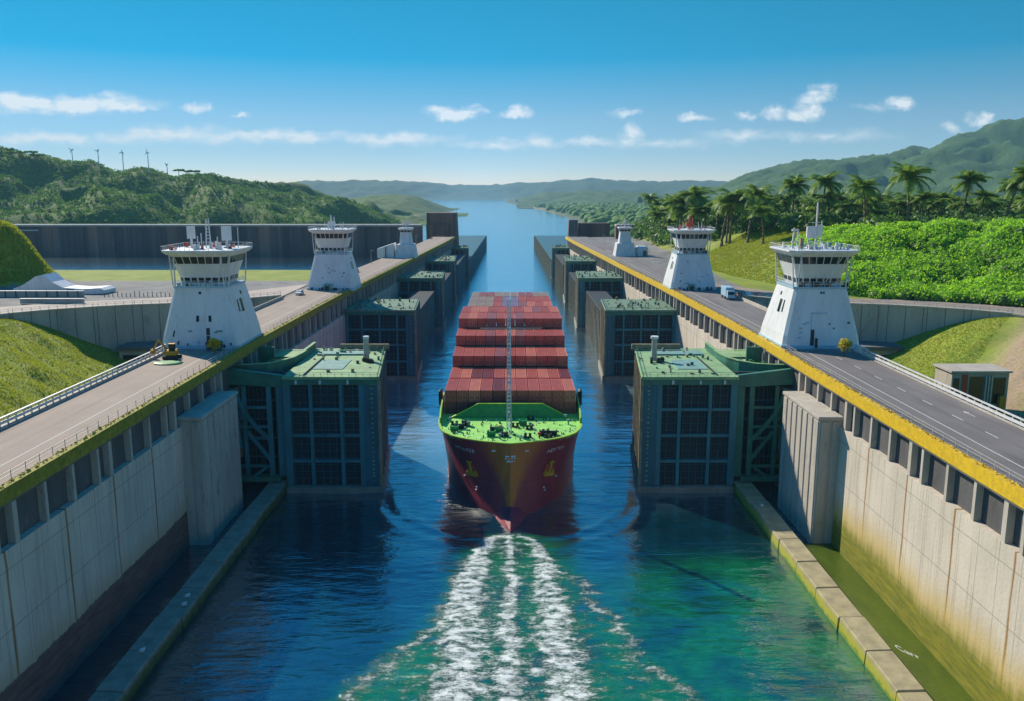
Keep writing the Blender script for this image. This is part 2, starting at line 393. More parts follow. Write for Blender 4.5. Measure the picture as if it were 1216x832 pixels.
# bow wave: an arc of raised water round the bow, and two shoulders spreading aft
rr = np.hypot(WX, (WY - 166) * .95); ang = WY - 166
arc = np.exp(-((rr - 23.5 - .4 * fbm(WX / 3, WY / 3, 2)) / 1.1) ** 2) * sm((172 - WY) / 14)
WZ = WZ + .17 * arc + .16 * np.exp(-((rr - 27.5) / 1.6) ** 2) * sm((172 - WY) / 14)
for k, (x0, x1) in enumerate(((21, 40),)):
    sh = np.exp(-((np.abs(WX) - (24 + (WY - 166) * -.75)) / 1.0) ** 2) * sm((165 - WY) / 6) * sm((WY - 120) / 20)
    WZ = WZ + .0 * sh
# wake ridges in front of the bulb
dY = 145 - WY
wake = sm(dY / 2)
cl = -(5.4 * (1 - np.exp(-np.clip(dY, 0, 99) / 3.5)) + .028 * np.clip(dY, 0, 99)) - .6 * fbm(WY / 6, WY * 0 + 2, 2)
cr = 5.2 * (1 - np.exp(-np.clip(dY, 0, 99) / 3.5)) + .030 * np.clip(dY, 0, 99) + .6 * fbm(WY / 6, WY * 0 + 9, 2)
cc_ = .5 * fbm(WY / 5, WY * 0 + 5, 2)
wl = np.interp(dY, [0, 20, 50], [1.1, 2.1, 3.3]); wr = np.interp(dY, [0, 20, 50], [1.0, 2.0, 3.2]); wc = np.interp(dY, [0, 20, 50], [.5, 1.1, 1.9])
edge = fbm(WX / 1.6, WY / 1.2, 3)
bl = np.exp(-np.abs((WX - cl) / wl + edge * .55) ** 2.2); br = np.exp(-np.abs((WX - cr) / wr + edge * .55) ** 2.2); bc = .9 * np.exp(-np.abs((WX - cc_) / wc + edge * .5) ** 2)
olx = -np.interp(WY, [88, 93, 100, 108, 116, 124, 134, 141], [24, 22, 17, 13.4, 11.4, 10, 7.5, 4]) + fbm(WY / 3, WY * 0 + 7, 3) * 2.2
orx = np.interp(WY, [88, 93, 101, 107, 115, 124, 130, 141], [27, 23.5, 19.5, 17.5, 15.0, 12.8, 9, 4]) + fbm(WY / 3, WY * 0 + 11, 3) * 2.4
inl = sm((WX - olx + 1) / 3) * sm((-1.5 - WX + 6) / 5)
ol = np.exp(-np.abs((WX - olx - 1.2) / 1.5 + edge * .9) ** 2) * sm((138 - WY) / 8); orr = np.exp(-np.abs((WX - orx + 1.0) / 1.3 + edge * .9) ** 2) * sm((138 - WY) / 8)
inside = sm((WX - olx) / 2) * sm((orx - WX) / 2)
foam = wake * np.clip(.86 * bl + .86 * br + .80 * bc + .52 * ol + .54 * orr + inside * (.27 + .16 * edge + .09 * np.exp(-(WX / 9) ** 2)), 0, .98)
foam = foam + .1 * arc * sm(fbm(WX / 1.5, WY / 1.5, 3) * 2) 
WZ = WZ + wake * near * (.10 * (bl + br) + .08 * bc + .12 * edge * (bl + br + bc + ol + orr))
green = wake * sm((WX - olx + 3) / 6) * sm((orx + 10 - WX) / 14)
green = np.maximum(green, .85 * sm((WX - 18) / 14) * sm((139 - WY) / 10) * sm((48 - WX) / 8))
green = np.maximum(green, .8 * sm((WX - 8) / 18) * sm((135 - WY) / 10))
WZ = np.where(near > 0, WZ, 0)
q = NM('canal_water')
P = q.pos()
fo = q.attr('foam'); gr = q.attr('green')
wn1 = q.noise(.75, 4, (.32, 1, 1), .5, dist=.5); wn2 = q.noise(.14, 4, (.35, 1, 1)); wn3 = q.noise(2.2, 3, (.45, 1, 1)); wn4 = q.noise(.03, 5, (.14, 1, 1), .65)
fn = q.noise(3.0, 8, (.55, 1.5, 1), .8, dist=1.2); fn2 = q.noise(.55, 6, (.8, 1.4, 1), .7)
ff = q.math('ADD', fo, q.math('MULTIPLY', q.math('SUBTRACT', q.math('ADD', fn, fn2), 1.0), 3.2))
fm = q.math('MULTIPLY', q.mr(ff, .44, 1.15), .95)
fm = q.math('MULTIPLY', fm, q.mr(fo, .04, .2))
deep_and_sheen = q.mix(q.mr(q.xyz()[1], 150, 215), q.ramp(wn2, [(.3, (.0005,.018,.030)), (.7, (.001,.040,.062))]), q.ramp(wn4, [(.35, (.16,.38,.48)), (.65, (.46,.66,.75))]))  # dark water body near; far channel has pale sky reflection painted into base colour
gcol = q.ramp(fn2, [(.3, (.001,.10,.040)), (.7, (.008,.23,.080))])
grn = q.math('MULTIPLY', gr, q.mr(q.noise(.12, 4), .2, .6), None, True)
base = q.mix(grn, deep_and_sheen, gcol)
base = q.mix(fm, base, (.78,.84,.82))
q.color(base)
rr_ = q.math('MULTIPLY_ADD', fm, .6, .07); q.l.new(rr_, q.b.inputs['Roughness']); q.b.inputs['IOR'].default_value = 1.333
q.b.inputs['Specular IOR Level'].default_value = .3
h = q.math('ADD', q.math('MULTIPLY', wn1, .55), q.math('MULTIPLY', wn3, .16)); h = q.math('ADD', h, q.math('MULTIPLY', wn2, .9))
h = q.math('ADD', h, q.math('MULTIPLY', wn4, 1.5))
h = q.math('ADD', h, q.math('MULTIPLY', fm, .5))
bn = q.bump(h, .40, .75)
lw = q.n.new('ShaderNodeLayerWeight'); q.l.new(bn, lw.inputs['Normal']); lw.inputs['Blend'].default_value = .5
fac = q.math('MULTIPLY_ADD', q.math('POWER', lw.outputs['Facing'], 1.95), .86, .03, True)
fac = q.math('MULTIPLY', fac, q.math('MULTIPLY_ADD', fm, -.9, 1.0)); fac = q.math('MULTIPLY', fac, q.math('MULTIPLY_ADD', grn, -.5, 1.0))
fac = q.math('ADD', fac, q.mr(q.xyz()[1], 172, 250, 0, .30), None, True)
gls = q.n.new('ShaderNodeBsdfGlossy'); gls.inputs['Color'].default_value = (.78,.93,1.0,1); gls.inputs['Roughness'].default_value = .09; q.l.new(bn, gls.inputs['Normal'])
mxs = q.n.new('ShaderNodeMixShader'); q.l.new(fac, mxs.inputs[0]); q.l.new(q.b.outputs[0], mxs.inputs[1]); q.l.new(gls.outputs[0], mxs.inputs[2]); q.l.new(mxs.outputs[0], q.n['Material Output'].inputs['Surface'])
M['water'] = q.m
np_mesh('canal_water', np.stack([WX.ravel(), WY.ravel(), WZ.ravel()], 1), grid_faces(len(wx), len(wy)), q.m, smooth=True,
        attrs={'foam': foam.ravel(), 'green': green.ravel()}, kind='structure')
o = MB().box(-900, -56, 478, 603, 15.0, 15.9).build('reservoir_water', M['water']); o['kind'] = 'structure'

# ------------------------------------------------------------------ quay walls and roads
def wallmat(name, right):
    q = NM(name); X, Y, Z = q.xyz()[:3]
    n = q.noise(.22, 6, (1,1,.4)); n2 = q.noise(2.2, 5); col = q.ramp(n, [(.25, (.50,.45,.37)), (.75, (.72,.64,.53))])
    col = q.mix(.2, col, q.ramp(n2, [(.3, (.34,.31,.27)), (.7, (.64,.58,.49))]))
    # cast joints, rust run down the widest ones
    def lines(per, off, w):
        f = q.math('PINGPONG', q.math('ADD', Y, off), per / 2.0); return q.math('LESS_THAN', f, w)
    rz = q.noise(.6, 4, (1, 1, .15))
    streakn = q.noise(1.6, 5, (1, 1, .04), .6)
    col = q.mix(q.math('MULTIPLY', q.mr(streakn, .50, .74), .6), col, (.28,.23,.17))
    wob = q.math('MULTIPLY', q.math('SUBTRACT', q.noise(.5, 3, (1,1,.4)), .5), .5)
    fy = q.math('PINGPONG', q.math('ADD', q.math('ADD', Y, 3.0), wob), 6.5)
    col = q.mix(q.math('MULTIPLY', q.math('SUBTRACT', 1.0, q.mr(fy, .03, .34)), q.mr(rz, .15, .5)), col, (.26,.12,.02))
    col = q.mix(q.math('MULTIPLY', lines(4.333, 0, .05), .6), col, (.16,.14,.12))
    fz = q.math('PINGPONG', q.math('ADD', Z, 1.4), 3.4); col = q.mix(q.math('MULTIPLY', q.math('LESS_THAN', fz, .06), .6), col, (.2,.17,.14))
    zn = q.math('ADD', Z, q.math('MULTIPLY', q.math('SUBTRACT', q.math('ADD', q.noise(.10, 4, (1, 1, .3), .6), q.math('MULTIPLY', q.noise(1.5, 5, (1, 1, .05), .6), .7)), .85), 5.5 if right else 1.4))
    if right:
        col = q.mix(q.math('MULTIPLY', q.math('SUBTRACT', 1.0, q.mr(zn, 6.0, 11.5)), .75), col, (.50,.36,.08))
        col = q.mix(q.math('MULTIPLY', q.math('SUBTRACT', 1.0, q.mr(zn, 4.2, 7.4)), q.mr(q.noise(1.1, 5, (1, .25, 1.6)), .15, .45, .7, 1)), col, q.ramp(q.noise(.9, 5, (1, .3, 2)), [(.3, (.10,.13,.008)), (.7, (.26,.24,.012))]))
    else:
        col = q.mix(q.math('MULTIPLY', q.math('SUBTRACT', 1.0, q.mr(zn, 6.6, 10)), .5), col, (.42,.30,.16))
        col = q.mix(q.math('SUBTRACT', 1.0, q.mr(zn, 6.1, 6.5)), col, q.ramp(q.noise(.9, 5, (1, .3, 2)), [(.3, (.10,.06,.055)), (.7, (.20,.125,.11))]))
    q.color(col); q.set(Roughness=.85); q.bump(n2, .04); return q.m
M['wall_left'] = wallmat('quay_wall_concrete_dark_foot', False)
M['wall_right'] = wallmat('quay_wall_concrete_algae_foot', True)
def roadmat(name, lo, hi):
    q = NM(name); n = q.noise(.5, 6, (1, .12, 1)); n2 = q.noise(4, 5); n3 = q.noise(.12, 4)
    col = q.mix(.5, q.ramp(n, [(.3, lo), (.7, hi)]), q.ramp(n3, [(.3, lo), (.7, hi)])); col = q.mix(.2, col, q.ramp(n2, [(.3, lo), (.7, hi)]))
    col = q.mix(q.math('MULTIPLY', q.mr(q.noise(.35, 5, (1.6, .05, 1), .6), .52, .68), .45), col, tuple(x * .6 for x in lo))
    cr = q.noise(.9, 2, (1, 1, 1), .5, dist=3); col = q.mix(q.math('MULTIPLY', q.math('LESS_THAN', q.math('ABSOLUTE', q.math('SUBTRACT', cr, .5)), .004), .6), col, tuple(x * .4 for x in lo))
    q.color(col); q.set(Roughness=.85); q.bump(n2, .01); return q.m
M['road_l'] = roadmat('worn_pale_asphalt', (.24,.19,.16), (.37,.295,.245))
M['road_r'] = roadmat('grey_asphalt', (.125,.115,.115), (.225,.205,.20))
M['yard'] = roadmat('yard_concrete', (.33,.28,.25), (.47,.40,.35))

YS = [20] + list(range(40, 620, 20)) + [620]
def quay(s):
    lr = 'left' if s < 0 else 'right'
    root = empty('quay_wall', (s*56, 120, 0), f"pale concrete quay wall with {'dark brown' if s<0 else 'yellow green algae'} foot along the {lr} side of the canal", 'quay wall', 'quay walls along the canal')
    P = lambda off, y: (s * (E(y) + off), y)
    def strip(o0, o1, z0, z1):
        m = MB()
        for i in range(len(YS) - 1):
            y0, y1 = YS[i], YS[i+1]; a, b, c, d = P(o0, y0), P(o1, y0), P(o1, y1), P(o0, y1)
            m.hexa([(*a, z0), (*b, z0), (*c, z0), (*d, z0), (*a, z1), (*b, z1), (*c, z1), (*d, z1)])
        return m
    strip(-.5, 15, -8, 21.2).build('wall', M['wall_left'] if s < 0 else M['wall_right'], root)
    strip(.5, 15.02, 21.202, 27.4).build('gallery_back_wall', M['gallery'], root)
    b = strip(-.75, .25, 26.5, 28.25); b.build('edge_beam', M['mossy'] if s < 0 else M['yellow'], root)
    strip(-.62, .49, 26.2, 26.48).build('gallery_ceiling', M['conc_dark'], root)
    # pillars
    y = 44.0; k = 0
    while y < 612:
        e = E(y)
        w = .6 if k % 4 else .85
        if not (161 < y < 171):
            MB().box(s*(e-.42), s*(e+.49), y, y+w, 21.203, 26.19).build('pillar', M['conc'], root)
        y += 6.6 if k % 4 != 3 else 3.4; k += 1
    # kerb growth and rubble on the edge
    m = MB(); rg = random.Random(5 + s)
    for _ in range(1500):
        yy_ = 60 + 330 * rg.random() ** 1.3; e = E(yy_); x = s * (e - .45 + rg.random() * .9 ** 2); r_ = .09 + .2 * rg.random()
        z = 28.25 + r_ * .4 if abs(x) < e + .2 else 28.0 + r_ * .3
        c = Vector((x, yy_, z)); m.add([c + Vector((rg.uniform(-1,1), rg.uniform(-1,1), rg.uniform(-.6,1))).normalized() * r_ for _ in range(4)], [(0,1,2),(0,2,3),(0,3,1),(1,3,2)])
    m.build('edge_growth', M['lichen'] if s < 0 else M['yellow'], root)['kind'] = 'stuff'
    # wire railing behind the beam
    m = MB(); 
    for y in range(60, 430, 3): e = E(y); m.bar((s*(e+.9), y, 28.0), (s*(e+.9), y, 29.05), .07)
    for i in range(len(YS) - 1):
        y0, y1 = YS[i], YS[i+1]
        if y0 < 60 or y1 > 620: continue
        for z in (28.55, 29.0): m.bar((s*(E(y0)+.9), y0, z), (s*(E(y1)+.9), y1, z), .05)
    m.build('railing', M['galv'], root)
    # buttress
    x0, x1 = s * 52.0, s * 56.2
    bt = MB(); n = 9
    bt.box(x0 + s*.18, x1, 139.2, 158, -6, 22.3)
    root2 = empty('concrete_buttress', (s*54, 148, 0), f"grey ribbed concrete buttress standing out of the {lr} quay wall", 'buttress', 'buttresses beside the gates')
    bt.build('pier', M['conc'], root2, .08)
    rb = MB()
    for k in range(7): yy_ = 139.5 + k * 2.75; rb.box(x0, x0 + s*.3, yy_, yy_ + 1.9, -5.9, 22.0)
    for k in range(2): xx = 52.4 + k * 1.9; rb.box(s*xx, s*(xx+1.4), 139.0, 139.3, -5.9, 22.0)
    rb.build('rib', M['conc'], root2, .05)
    MB().box(x0 - s*.15, x1 - s*.1, 138.9, 158.2, 22.303, 22.9).build('cap', M['conc'], root2, .06)
    # road deck
    m = strip(.26, 15.1, 27.41, 28.0); o = m.build('road_deck', M['road_l'] if s < 0 else M['road_r']); o['kind'] = 'structure'
    # side of the embankment
    # painted lines
    m = MB()
    for i in range(len(YS) - 1):
        y0, y1 = YS[i], YS[i+1]
        if y1 > 172 and y0 < 196: y1 = min(y1, 172) if y0 < 172 else y1
        if y0 >= 172 and y0 < 196: continue
        m.hexa([(*P(4.6, y0), 28.004), (*P(4.78, y0), 28.004), (*P(4.78, y1), 28.004), (*P(4.6, y1), 28.004), (*P(4.6, y0), 28.01), (*P(4.78, y0), 28.01), (*P(4.78, y1), 28.01), (*P(4.6, y1), 28.01)])
    m.build('road_edge_line', M['road_line'])['kind'] = 'structure'
    m = MB()
    for k in range(12 if s > 0 else 0):
        y0 = 64 + k * 9; m.box(s*64.6, s*64.78, y0, y0 + 3.2, 28.004, 28.01)
    for (xa, ya) in (((s*67.5, 96),(s*67.5, 120)) if s > 0 else ()):
        m.box(xa-.08, xa+.08, ya, ya+2.2, 28.004, 28.01); m.add([(xa-.4, ya+2.2, 28.01), (xa+.4, ya+2.2, 28.01), (xa, ya+3.4, 28.01)], [(0,1,2)])
    if m.v: m.build('road_marking', M['road_line'])['kind'] = 'structure'
    # guard rail
    gr = empty('guard_rail', (s*70.6, 120, 28), f"white steel guard rail along the outer edge of the {lr} road", 'guard rail', 'road guard rails')
    m = MB(); m2 = MB()
    for y in np.arange(50, 172, 2.0): MB().box(s*70.5, s*70.7, y, y+.16, 28.0, 29.2).build('post', M['galv'], gr)
    m2.box(s*70.38, s*70.5, 50, 172, 28.45, 28.85).box(s*70.4, s*70.72, 50, 172, 29.2, 29.36)
    m2.build('rail', M['white2'], gr)
    MB().box(s*70.3, s*70.95, 50, 172, 28.003, 28.18).build('kerb', M['conc'], gr)
for s in (-1, 1): quay(s)

# outer plateau road
for s in (-1, 1):
    m = MB(); n = len(PATH)
    for i in range(n - 1):
        a, b, c, d = PATH[i], PATH[i+1], PATHO[i+1], PATHO[i]
        m.hexa([(s*a[0], a[1], 27.5), (s*b[0], b[1], 27.5), (s*c[0], c[1], 27.5), (s*d[0], d[1], 27.5), (s*a[0], a[1], 28.03), (s*b[0], b[1], 28.03), (s*c[0], c[1], 28.03), (s*d[0], d[1], 28.03)])
    m.build('plateau_road', M['yard'] if s < 0 else M['road_l'])['kind'] = 'structure'
    lr = 'left' if s < 0 else 'right'
    rw = empty('retaining_wall', (s*110, 236, 15), f"curved concrete retaining wall under the plateau road on the {lr}", 'retaining wall', 'curved retaining walls')
    pts = [(s*p[0], p[1]) for p in PATH[:-1]]
    MB().wallstrip(pts, 6, 28.35, 1.0).build('wall', M['conc'], rw)
    MB().wallstrip([(x, y-.05) for x, y in pts], 28.352, 28.75, 1.5).build('coping', M['conc'], rw)
    jm = MB(); 
    for i in range(8):
        p, r_ = Vector(pts[i]), Vector(pts[i+1]); ln = (r_ - p).length; k = 0
        dn = Vector((-(r_-p).y, (r_-p).x)).normalized()
        if dn.y > 0: dn = -dn
        while k * 4.5 < ln: c_ = p + (r_ - p) * (k * 4.5 / ln) + dn * .52; jm.bar((c_.x, c_.y, 6), (c_.x, c_.y, 28.3), .12); k += 1
    jm.build('joint', M['conc_dark'], rw)
    # portal low in the wall
    pr = MB().box(s*97, s*108, 231.5, 241, 10, 17.2); pr.build('portal_frame', M['conc'], rw)
    MB().box(s*98, s*107, 231.38, 231.5, 10, 15.9).build('portal_opening', M['black'], rw)
    MB().box(s*96.5, s*108.5, 230.8, 241, 17.2, 18.0).build('portal_roof', M['conc_dark'], rw)
    # fence on the wall
    fe = empty('road_fence', (s*110, 240, 28), f"low steel fence on top of the {lr} retaining wall", 'fence', 'fences along the plateau road')
    fm_ = MB(); fr = MB()
    for i in range(9):
        p, r_ = Vector(pts[i]), Vector(pts[i+1]); ln = (r_ - p).length; k = 0
        while k * 2.2 < ln: c_ = p + (r_ - p) * (k * 2.2 / ln); fm_.bar((c_.x, c_.y+.3, 28.7), (c_.x, c_.y+.3, 29.7), .1); k += 1
        for z in (29.2, 29.65): fr.bar((p.x, p.y+.3, z), (r_.x, r_.y+.3, z), .08)
    fm_.build('post', M['galv'], fe); fr.build('rail', M['galv'], fe)

# guide walls in the water
for s in (-1, 1):
    lr = 'left' if s < 0 else 'right'
    q = NM('guide_wall_' + lr); X, Y, Z = q.xyz()[:3]; n = q.noise(.5, 6); n2 = q.noise(3, 4)
    col = q.ramp(n, [(.3, (.17,.175,.14) if s < 0 else (.24,.21,.13)), (.7, (.30,.29,.24) if s < 0 else (.42,.37,.22))])
    zz_ = q.math('ADD', Z, q.math('MULTIPLY', q.math('SUBTRACT', q.noise(.8, 5), .5), 2.0))
    col = q.mix(q.math('SUBTRACT', 1.0, q.mr(zz_, .9, 1.9)), col, (.07,.11,.02) if s < 0 else (.33,.32,.02))
    col = q.mix(q.math('SUBTRACT', 1.0, q.mr(zz_, .1, .7)), col, (.02,.05,.015) if s < 0 else (.12,.20,.01))
    q.color(col); q.set(Roughness=.8); q.bump(n2, .05)
    gw = empty('guide_wall', (s*47.4, 110, 0), f"low mossy concrete guide wall in the water on the {lr} side", 'guide wall', 'guide walls in the water')
    m = MB(); rg = random.Random(9)
    y = 20.0
    while y < 166:
        y1 = y + 9; j = rg.uniform(-.12, .12)
        m.hexa([(s*(45.4+j), y, -5), (s*49.2, y, -5), (s*49.2, y1-.12, -5), (s*(45.4+j), y1-.12, -5), (s*(45.8+j), y, 2+j), (s*49.2, y, 2.1+j), (s*49.2, y1-.12, 2.1+j), (s*(45.8+j), y1-.12, 2+j)]); y = y1
    m.build('wall', q.m, gw, .12)
    m = MB()
    for (x, y) in ((46.5, 113), (47.0, 115.6), (47.2, 100.5)) if s < 0 else ((47.2, 152),):
        m.box(s*x-.25, s*x+.25, y-.3, y+.3, 2.2, 2.5); m.box(s*x-.12, s*x+.12, y+.3, y+.75, 2.2, 2.38)
    m.build('mooring_eye', M['white2'], gw)
# algae apron between guide wall and quay on the right
q = NM('algae_apron'); n = q.noise(.35, 6, (1, .3, 1)); n2 = q.noise(2, 4)
q.color(q.mix(.3, q.ramp(n, [(.3, (.035,.075,.006)), (.7, (.10,.15,.01))]), q.ramp(n2, [(.3, (.03,.06,.006)), (.7, (.13,.15,.02))]))); q.set(Roughness=.35); q.bump(n2, .04)
o = MB().box(49.21, 55.49, 20, 139, -5, .35).build('algae_apron', q.m); o['kind'] = 'structure'

def text_mesh(txt, size, name, mat, fn, parent=None, depth=0):
    cu_ = bpy.data.curves.new('t', 'FONT'); cu_.body = txt; cu_.size = size; cu_.align_x = 'CENTER'; cu_.align_y = 'CENTER'; cu_.resolution_u = 3
    to = bpy.data.objects.new('t', cu_); C.objects.link(to)
    dg = bpy.context.evaluated_depsgraph_get(); me = to.evaluated_get(dg).to_mesh()
    m = MB(); m.add([fn(v.co.x, v.co.y) for v in me.vertices], [tuple(p.vertices) for p in me.polygons])
    bpy.data.objects.remove(to); bpy.data.curves.remove(cu_)
    return m.build(name, mat, parent)
o = text_mesh('Carr', 1.6, 'painted_mark', M['white2'], lambda x, y: (52.4 + x * .62, 103.5 + y * 1.3 - x * .9, .36)); o['kind'] = 'structure'

# ------------------------------------------------------------------ lock gates
def gate(s, xi, xo, y0, y1, zt, n, front=False, ordn=''):
    lr = 'left' if s < 0 else 'right'
    X = lambda a: s * a
    root = empty('lock_gate', (X((xi+xo)/2), (y0+y1)/2, 0), f"{ordn} dark teal steel lock gate from the camera on the {lr} side", 'lock gate', 'steel lock gates along the canal')
    d = 1.0
    bi = xi + (3.0 if front else 1.5)       # far end leans away from the channel
    MB().hexa([(X(xi+.5), y0+d, -4), (X(xo), y0+d, -4), (X(xo), y1, -4), (X(bi+.5), y1, -4), (X(xi+.5), y0+d, zt-.6), (X(xo), y0+d, zt-.6), (X(xo), y1, zt-.6), (X(bi+.5), y1, zt-.6)]).build('hull_plating', M['gate_dark'], root)
    w = xo - xi
    # front grid
    if front: cols = [(xo, xo-1.4), (41.0-.6, 39.7), (34.3, 33.6), (30.4, xi+3.2)]
    else:
        nc = 4; cols = [(xi + w*k/nc + .6, xi + w*k/nc - .0) for k in range(1, nc)] + [(xo, xo-1.0)]
        cols.append((xi+3.2, xi+2.6))
    fm1 = MB(); fm2 = MB()
    for a, b in cols: fm1.box(X(a), X(b), y0+.05, y0+d, 1.2, zt-1.6)
    rows = [.185, .52-.0, .74, .0] if False else [zt*.265, zt*.49, zt*.715]
    for z in rows: fm2.box(X(xi+3.3), X(xo-1.0), y0+.22, y0+d, z-.32, z+.32)
    fm1.build('upright', M['gate_frame'], root, .05); fm2.build('cross_beam', M['gate_frame'], root, .05)
    MB().box(X(xi), X(xi+3.2), y0, y0+d+.02, 1.2, zt-.6).build('fender_panel', M['gate'], root, .05)
    # small stiffeners inside the bays
    st = MB(); rg = random.Random(int(y0*3) + s)
    k = xi + 4
    while k < xo - 1: st.box(X(k), X(k+.12), y0+d-.3, y0+d, 1.3, zt-1.7); k += 1.25 + rg.random()*.6
    for z in np.arange(2.5, zt-2, 1.45): st.box(X(xi+3.4), X(xo-1), y0+d-.15, y0+d, z, z+.1)
    st.build('stiffener', M['gate'], root)
    # louvre lights and rungs on the fender panel
    ld = MB(); z = 2.2
    while z < zt - 1.5:
        wv = rg.uniform(.25, .5); ld.box(X(xi+1.5-wv/2), X(xi+1.5+wv/2), y0-.18, y0-.01, z, z+rg.uniform(.18, .4)); z += rg.uniform(.7, 1.15)
    ld.build('ladder_rung', M['timber'] if not front else M['gate_deck'], root)
    # corner fenders to the channel
    MB().box(X(xi-.25), X(xi+.35), y0-.15, y0+.5, 0, zt-.3).build('corner_post', M['timber'], root, .04); cf = MB()
    for t in (np.linspace(.08, 1, 6) if front else np.linspace(.06, 1, 8)):
        yy_ = y0 + (y1-y0)*t; xx = xi + (bi-xi)*t; cf.box(X(xx-.15), X(xx+.55), yy_-.45, yy_, 0, zt-.3)
    cf.build('side_fender', M['timber'] if s > 0 else M['gate'], root, .04)
    hb = MB()
    for z in np.arange(2, zt-1, 1.6): hb.hexa([(X(xi+.1), y0+.6, z), (X(xi+.5), y0+.6, z), (X(bi+.5), y1-.7, z), (X(bi+.1), y1-.7, z), (X(xi+.1), y0+.6, z+.3), (X(xi+.5), y0+.6, z+.3), (X(bi+.5), y1-.7, z+.3), (X(bi+.1), y1-.7, z+.3)])
    hb.build('side_waling', M['timber'] if s > 0 else M['gate'], root)
    # concrete footing
    MB().hexa([(X(xi-.6), y0-.9, -4), (X(xo), y0-.9, -4), (X(xo), y1, -4), (X(bi-.6), y1, -4), (X(xi-.6), y0-.9, 1.15), (X(xo), y0-.9, 1.15), (X(xo), y1, 1.15), (X(bi-.6), y1, 1.15)]).build('footing', M['sill'], root, .1)
    # deck
    dk = MB().hexa([(X(xi-.1), y0-.3, zt-.6), (X(xo), y0-.3, zt-.6), (X(xo), y1+.2, zt-.6), (X(bi-.1), y1+.2, zt-.6), (X(xi-.1), y0-.3, zt), (X(xo), y0-.3, zt), (X(xo), y1+.2, zt), (X(bi-.1), y1+.2, zt)])
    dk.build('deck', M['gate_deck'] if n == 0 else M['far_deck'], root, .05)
    MB().box(X(xi+.1), X(xo), y0-.12, y0+.25, zt-1.7, zt-.62).build('head_beam', M['gate_green'], root, .04)
    rl = MB()
    for k in np.arange(xi+.3, xo, 1.4): rl.bar((X(k), y0-.1, zt), (X(k), y0-.1, zt+.8), .06)
    rl.bar((X(xi+.2), y0-.1, zt+.8), (X(xo), y0-.1, zt+.8), .07); rl.bar((X(xi+.2), y0-.1, zt+.4), (X(xo), y0-.1, zt+.4), .05)
    for t in np.linspace(0, 1, 18): rl.bar((X(xi+.2+(bi-xi)*t), y0+(y1-y0)*t, zt), (X(xi+.2+(bi-xi)*t), y0+(y1-y0)*t, zt+.8), .06)
    rl.bar((X(xi+.2), y0, zt+.8), (X(bi+.2), y1, zt+.8), .07)
    rl.build('railing', M['gate_green'], root)
    # deck clutter
    m1 = MB(); m2 = MB(); m3 = MB()
    for k in range(60 if front else 45):
        xx = rg.uniform(xi+1.5, xo-1.5); yy_ = rg.uniform(y0+1, y1-1); a = rg.uniform(.15, .7); h_ = rg.uniform(.15, .8 if front else 1.1)
        if front and yy_ < (y0+y1)/2 and rg.random() < .7: continue
        (m1, m2, m3)[k % 3].box(X(xx), X(xx)+a, yy_, yy_+rg.uniform(.2, .9), zt+.003, zt+h_)
    m1.build('deck_box', M['gate_green'], root); m2.build('deck_vent', M['timber'], root); m3.build('deck_bollard', M['conc_dark'], root)
    if front:
        MB().box(X(xi+6), X(xo-2), y1-7.5, y1-3.5, zt+.003, zt+.35).build('deck_hatch', M['gate_pale'], root, .05)
        MB().box(X(xi+8.5), X(xo-4.5), y0+7, y0+17, zt+.004, zt+.12).build('deck_plate', M['gate_pale'], root, .03)
        mm = MB().box(X(xo-4.2), X(xo-4.0), y0+1, y0+20, zt+.005, zt+.3); mm.build('pipe', M['black'], root)
        MB().box(X(xi+2), X(xo-6), y1-1.2, y1-.4, zt+.003, zt+1.2).build('deck_coaming', M['timber'], root, .04)
        px = xi + 5.2
        MB().cyl((X(px), y0+17, zt), (X(px), y0+17, zt+4.6), .62, .58, 12).build('mooring_post', M['conc'], root)
        MB().cyl((X(px), y0+17, zt+4.6), (X(px), y0+17, zt+5.1), .85 if s > 0 else .66, n=12).build('post_cap', M['white'], root)
        lm = MB()
        for k in (xi+6, xi+11.5, xo-3): lm.box(X(k), X(k)+s*.4, y0-.45, y0-.13, zt-1.5, zt-.7)
        lm.build('work_lamp', M['white2'], root)
        eq = MB()
        for k in range(9): xx = px - 1.8 + rg.random()*3.4; yy_ = y0 + 12.6 + rg.random()*3.6; eq.box(X(xx), X(xx)+.5, yy_, yy_+.7, zt+.003, zt+.5+rg.random()*.6)
        eq.build('winch', M['black'], root)
    return root

gates = [(26.2, 45.5, 166, 196, 24), (30.6, None, 272, 300, 22.6), (29.6, None, 372, 404, 23), (29.8, None, 458, 496, 23.5), (28.9, None, 590, 612, 22)]
for s in (-1, 1):
    for i, (xi, xo, y0, y1, zt) in enumerate(gates):
        gate(s, xi, xo if xo else float(E(y0)) - .55, y0, y1, zt, i, i == 0, ('nearest', 'second', 'third', 'fourth', 'farthest')[i])

# dark walls that link the gates along each side
for s in (-1, 1):
    for k, (ya, yb, xa) in enumerate(((304.5, 371, 33.0), (408, 457, 31.5), (500, 589, 31.0))):
        lw_ = empty('link_wall', (s*(xa+4), (ya+yb)/2, 0), f"dark low wall behind the {('second','third','fourth')[k]} lock gate on the {'left' if s<0 else 'right'} side", 'wall', 'dark walls linking the gates')
        MB().box(s*xa, s*(xa+8), ya, yb, -4, 17.5).build('wall', M['gate_dark'], lw_, .1)
        m = MB()
        for yy_ in np.arange(ya+2, yb-1, 5): m.box(s*(xa-.3), s*(xa-.003), yy_, yy_+.5, 0, 17.3)
        m.build('fender', M['timber'] if s > 0 else M['gate_frame'], lw_)
        MB().box(s*(xa-.2), s*(xa+8.2), ya, yb, 17.503, 17.9).build('coping', M['gate_dark'], lw_)

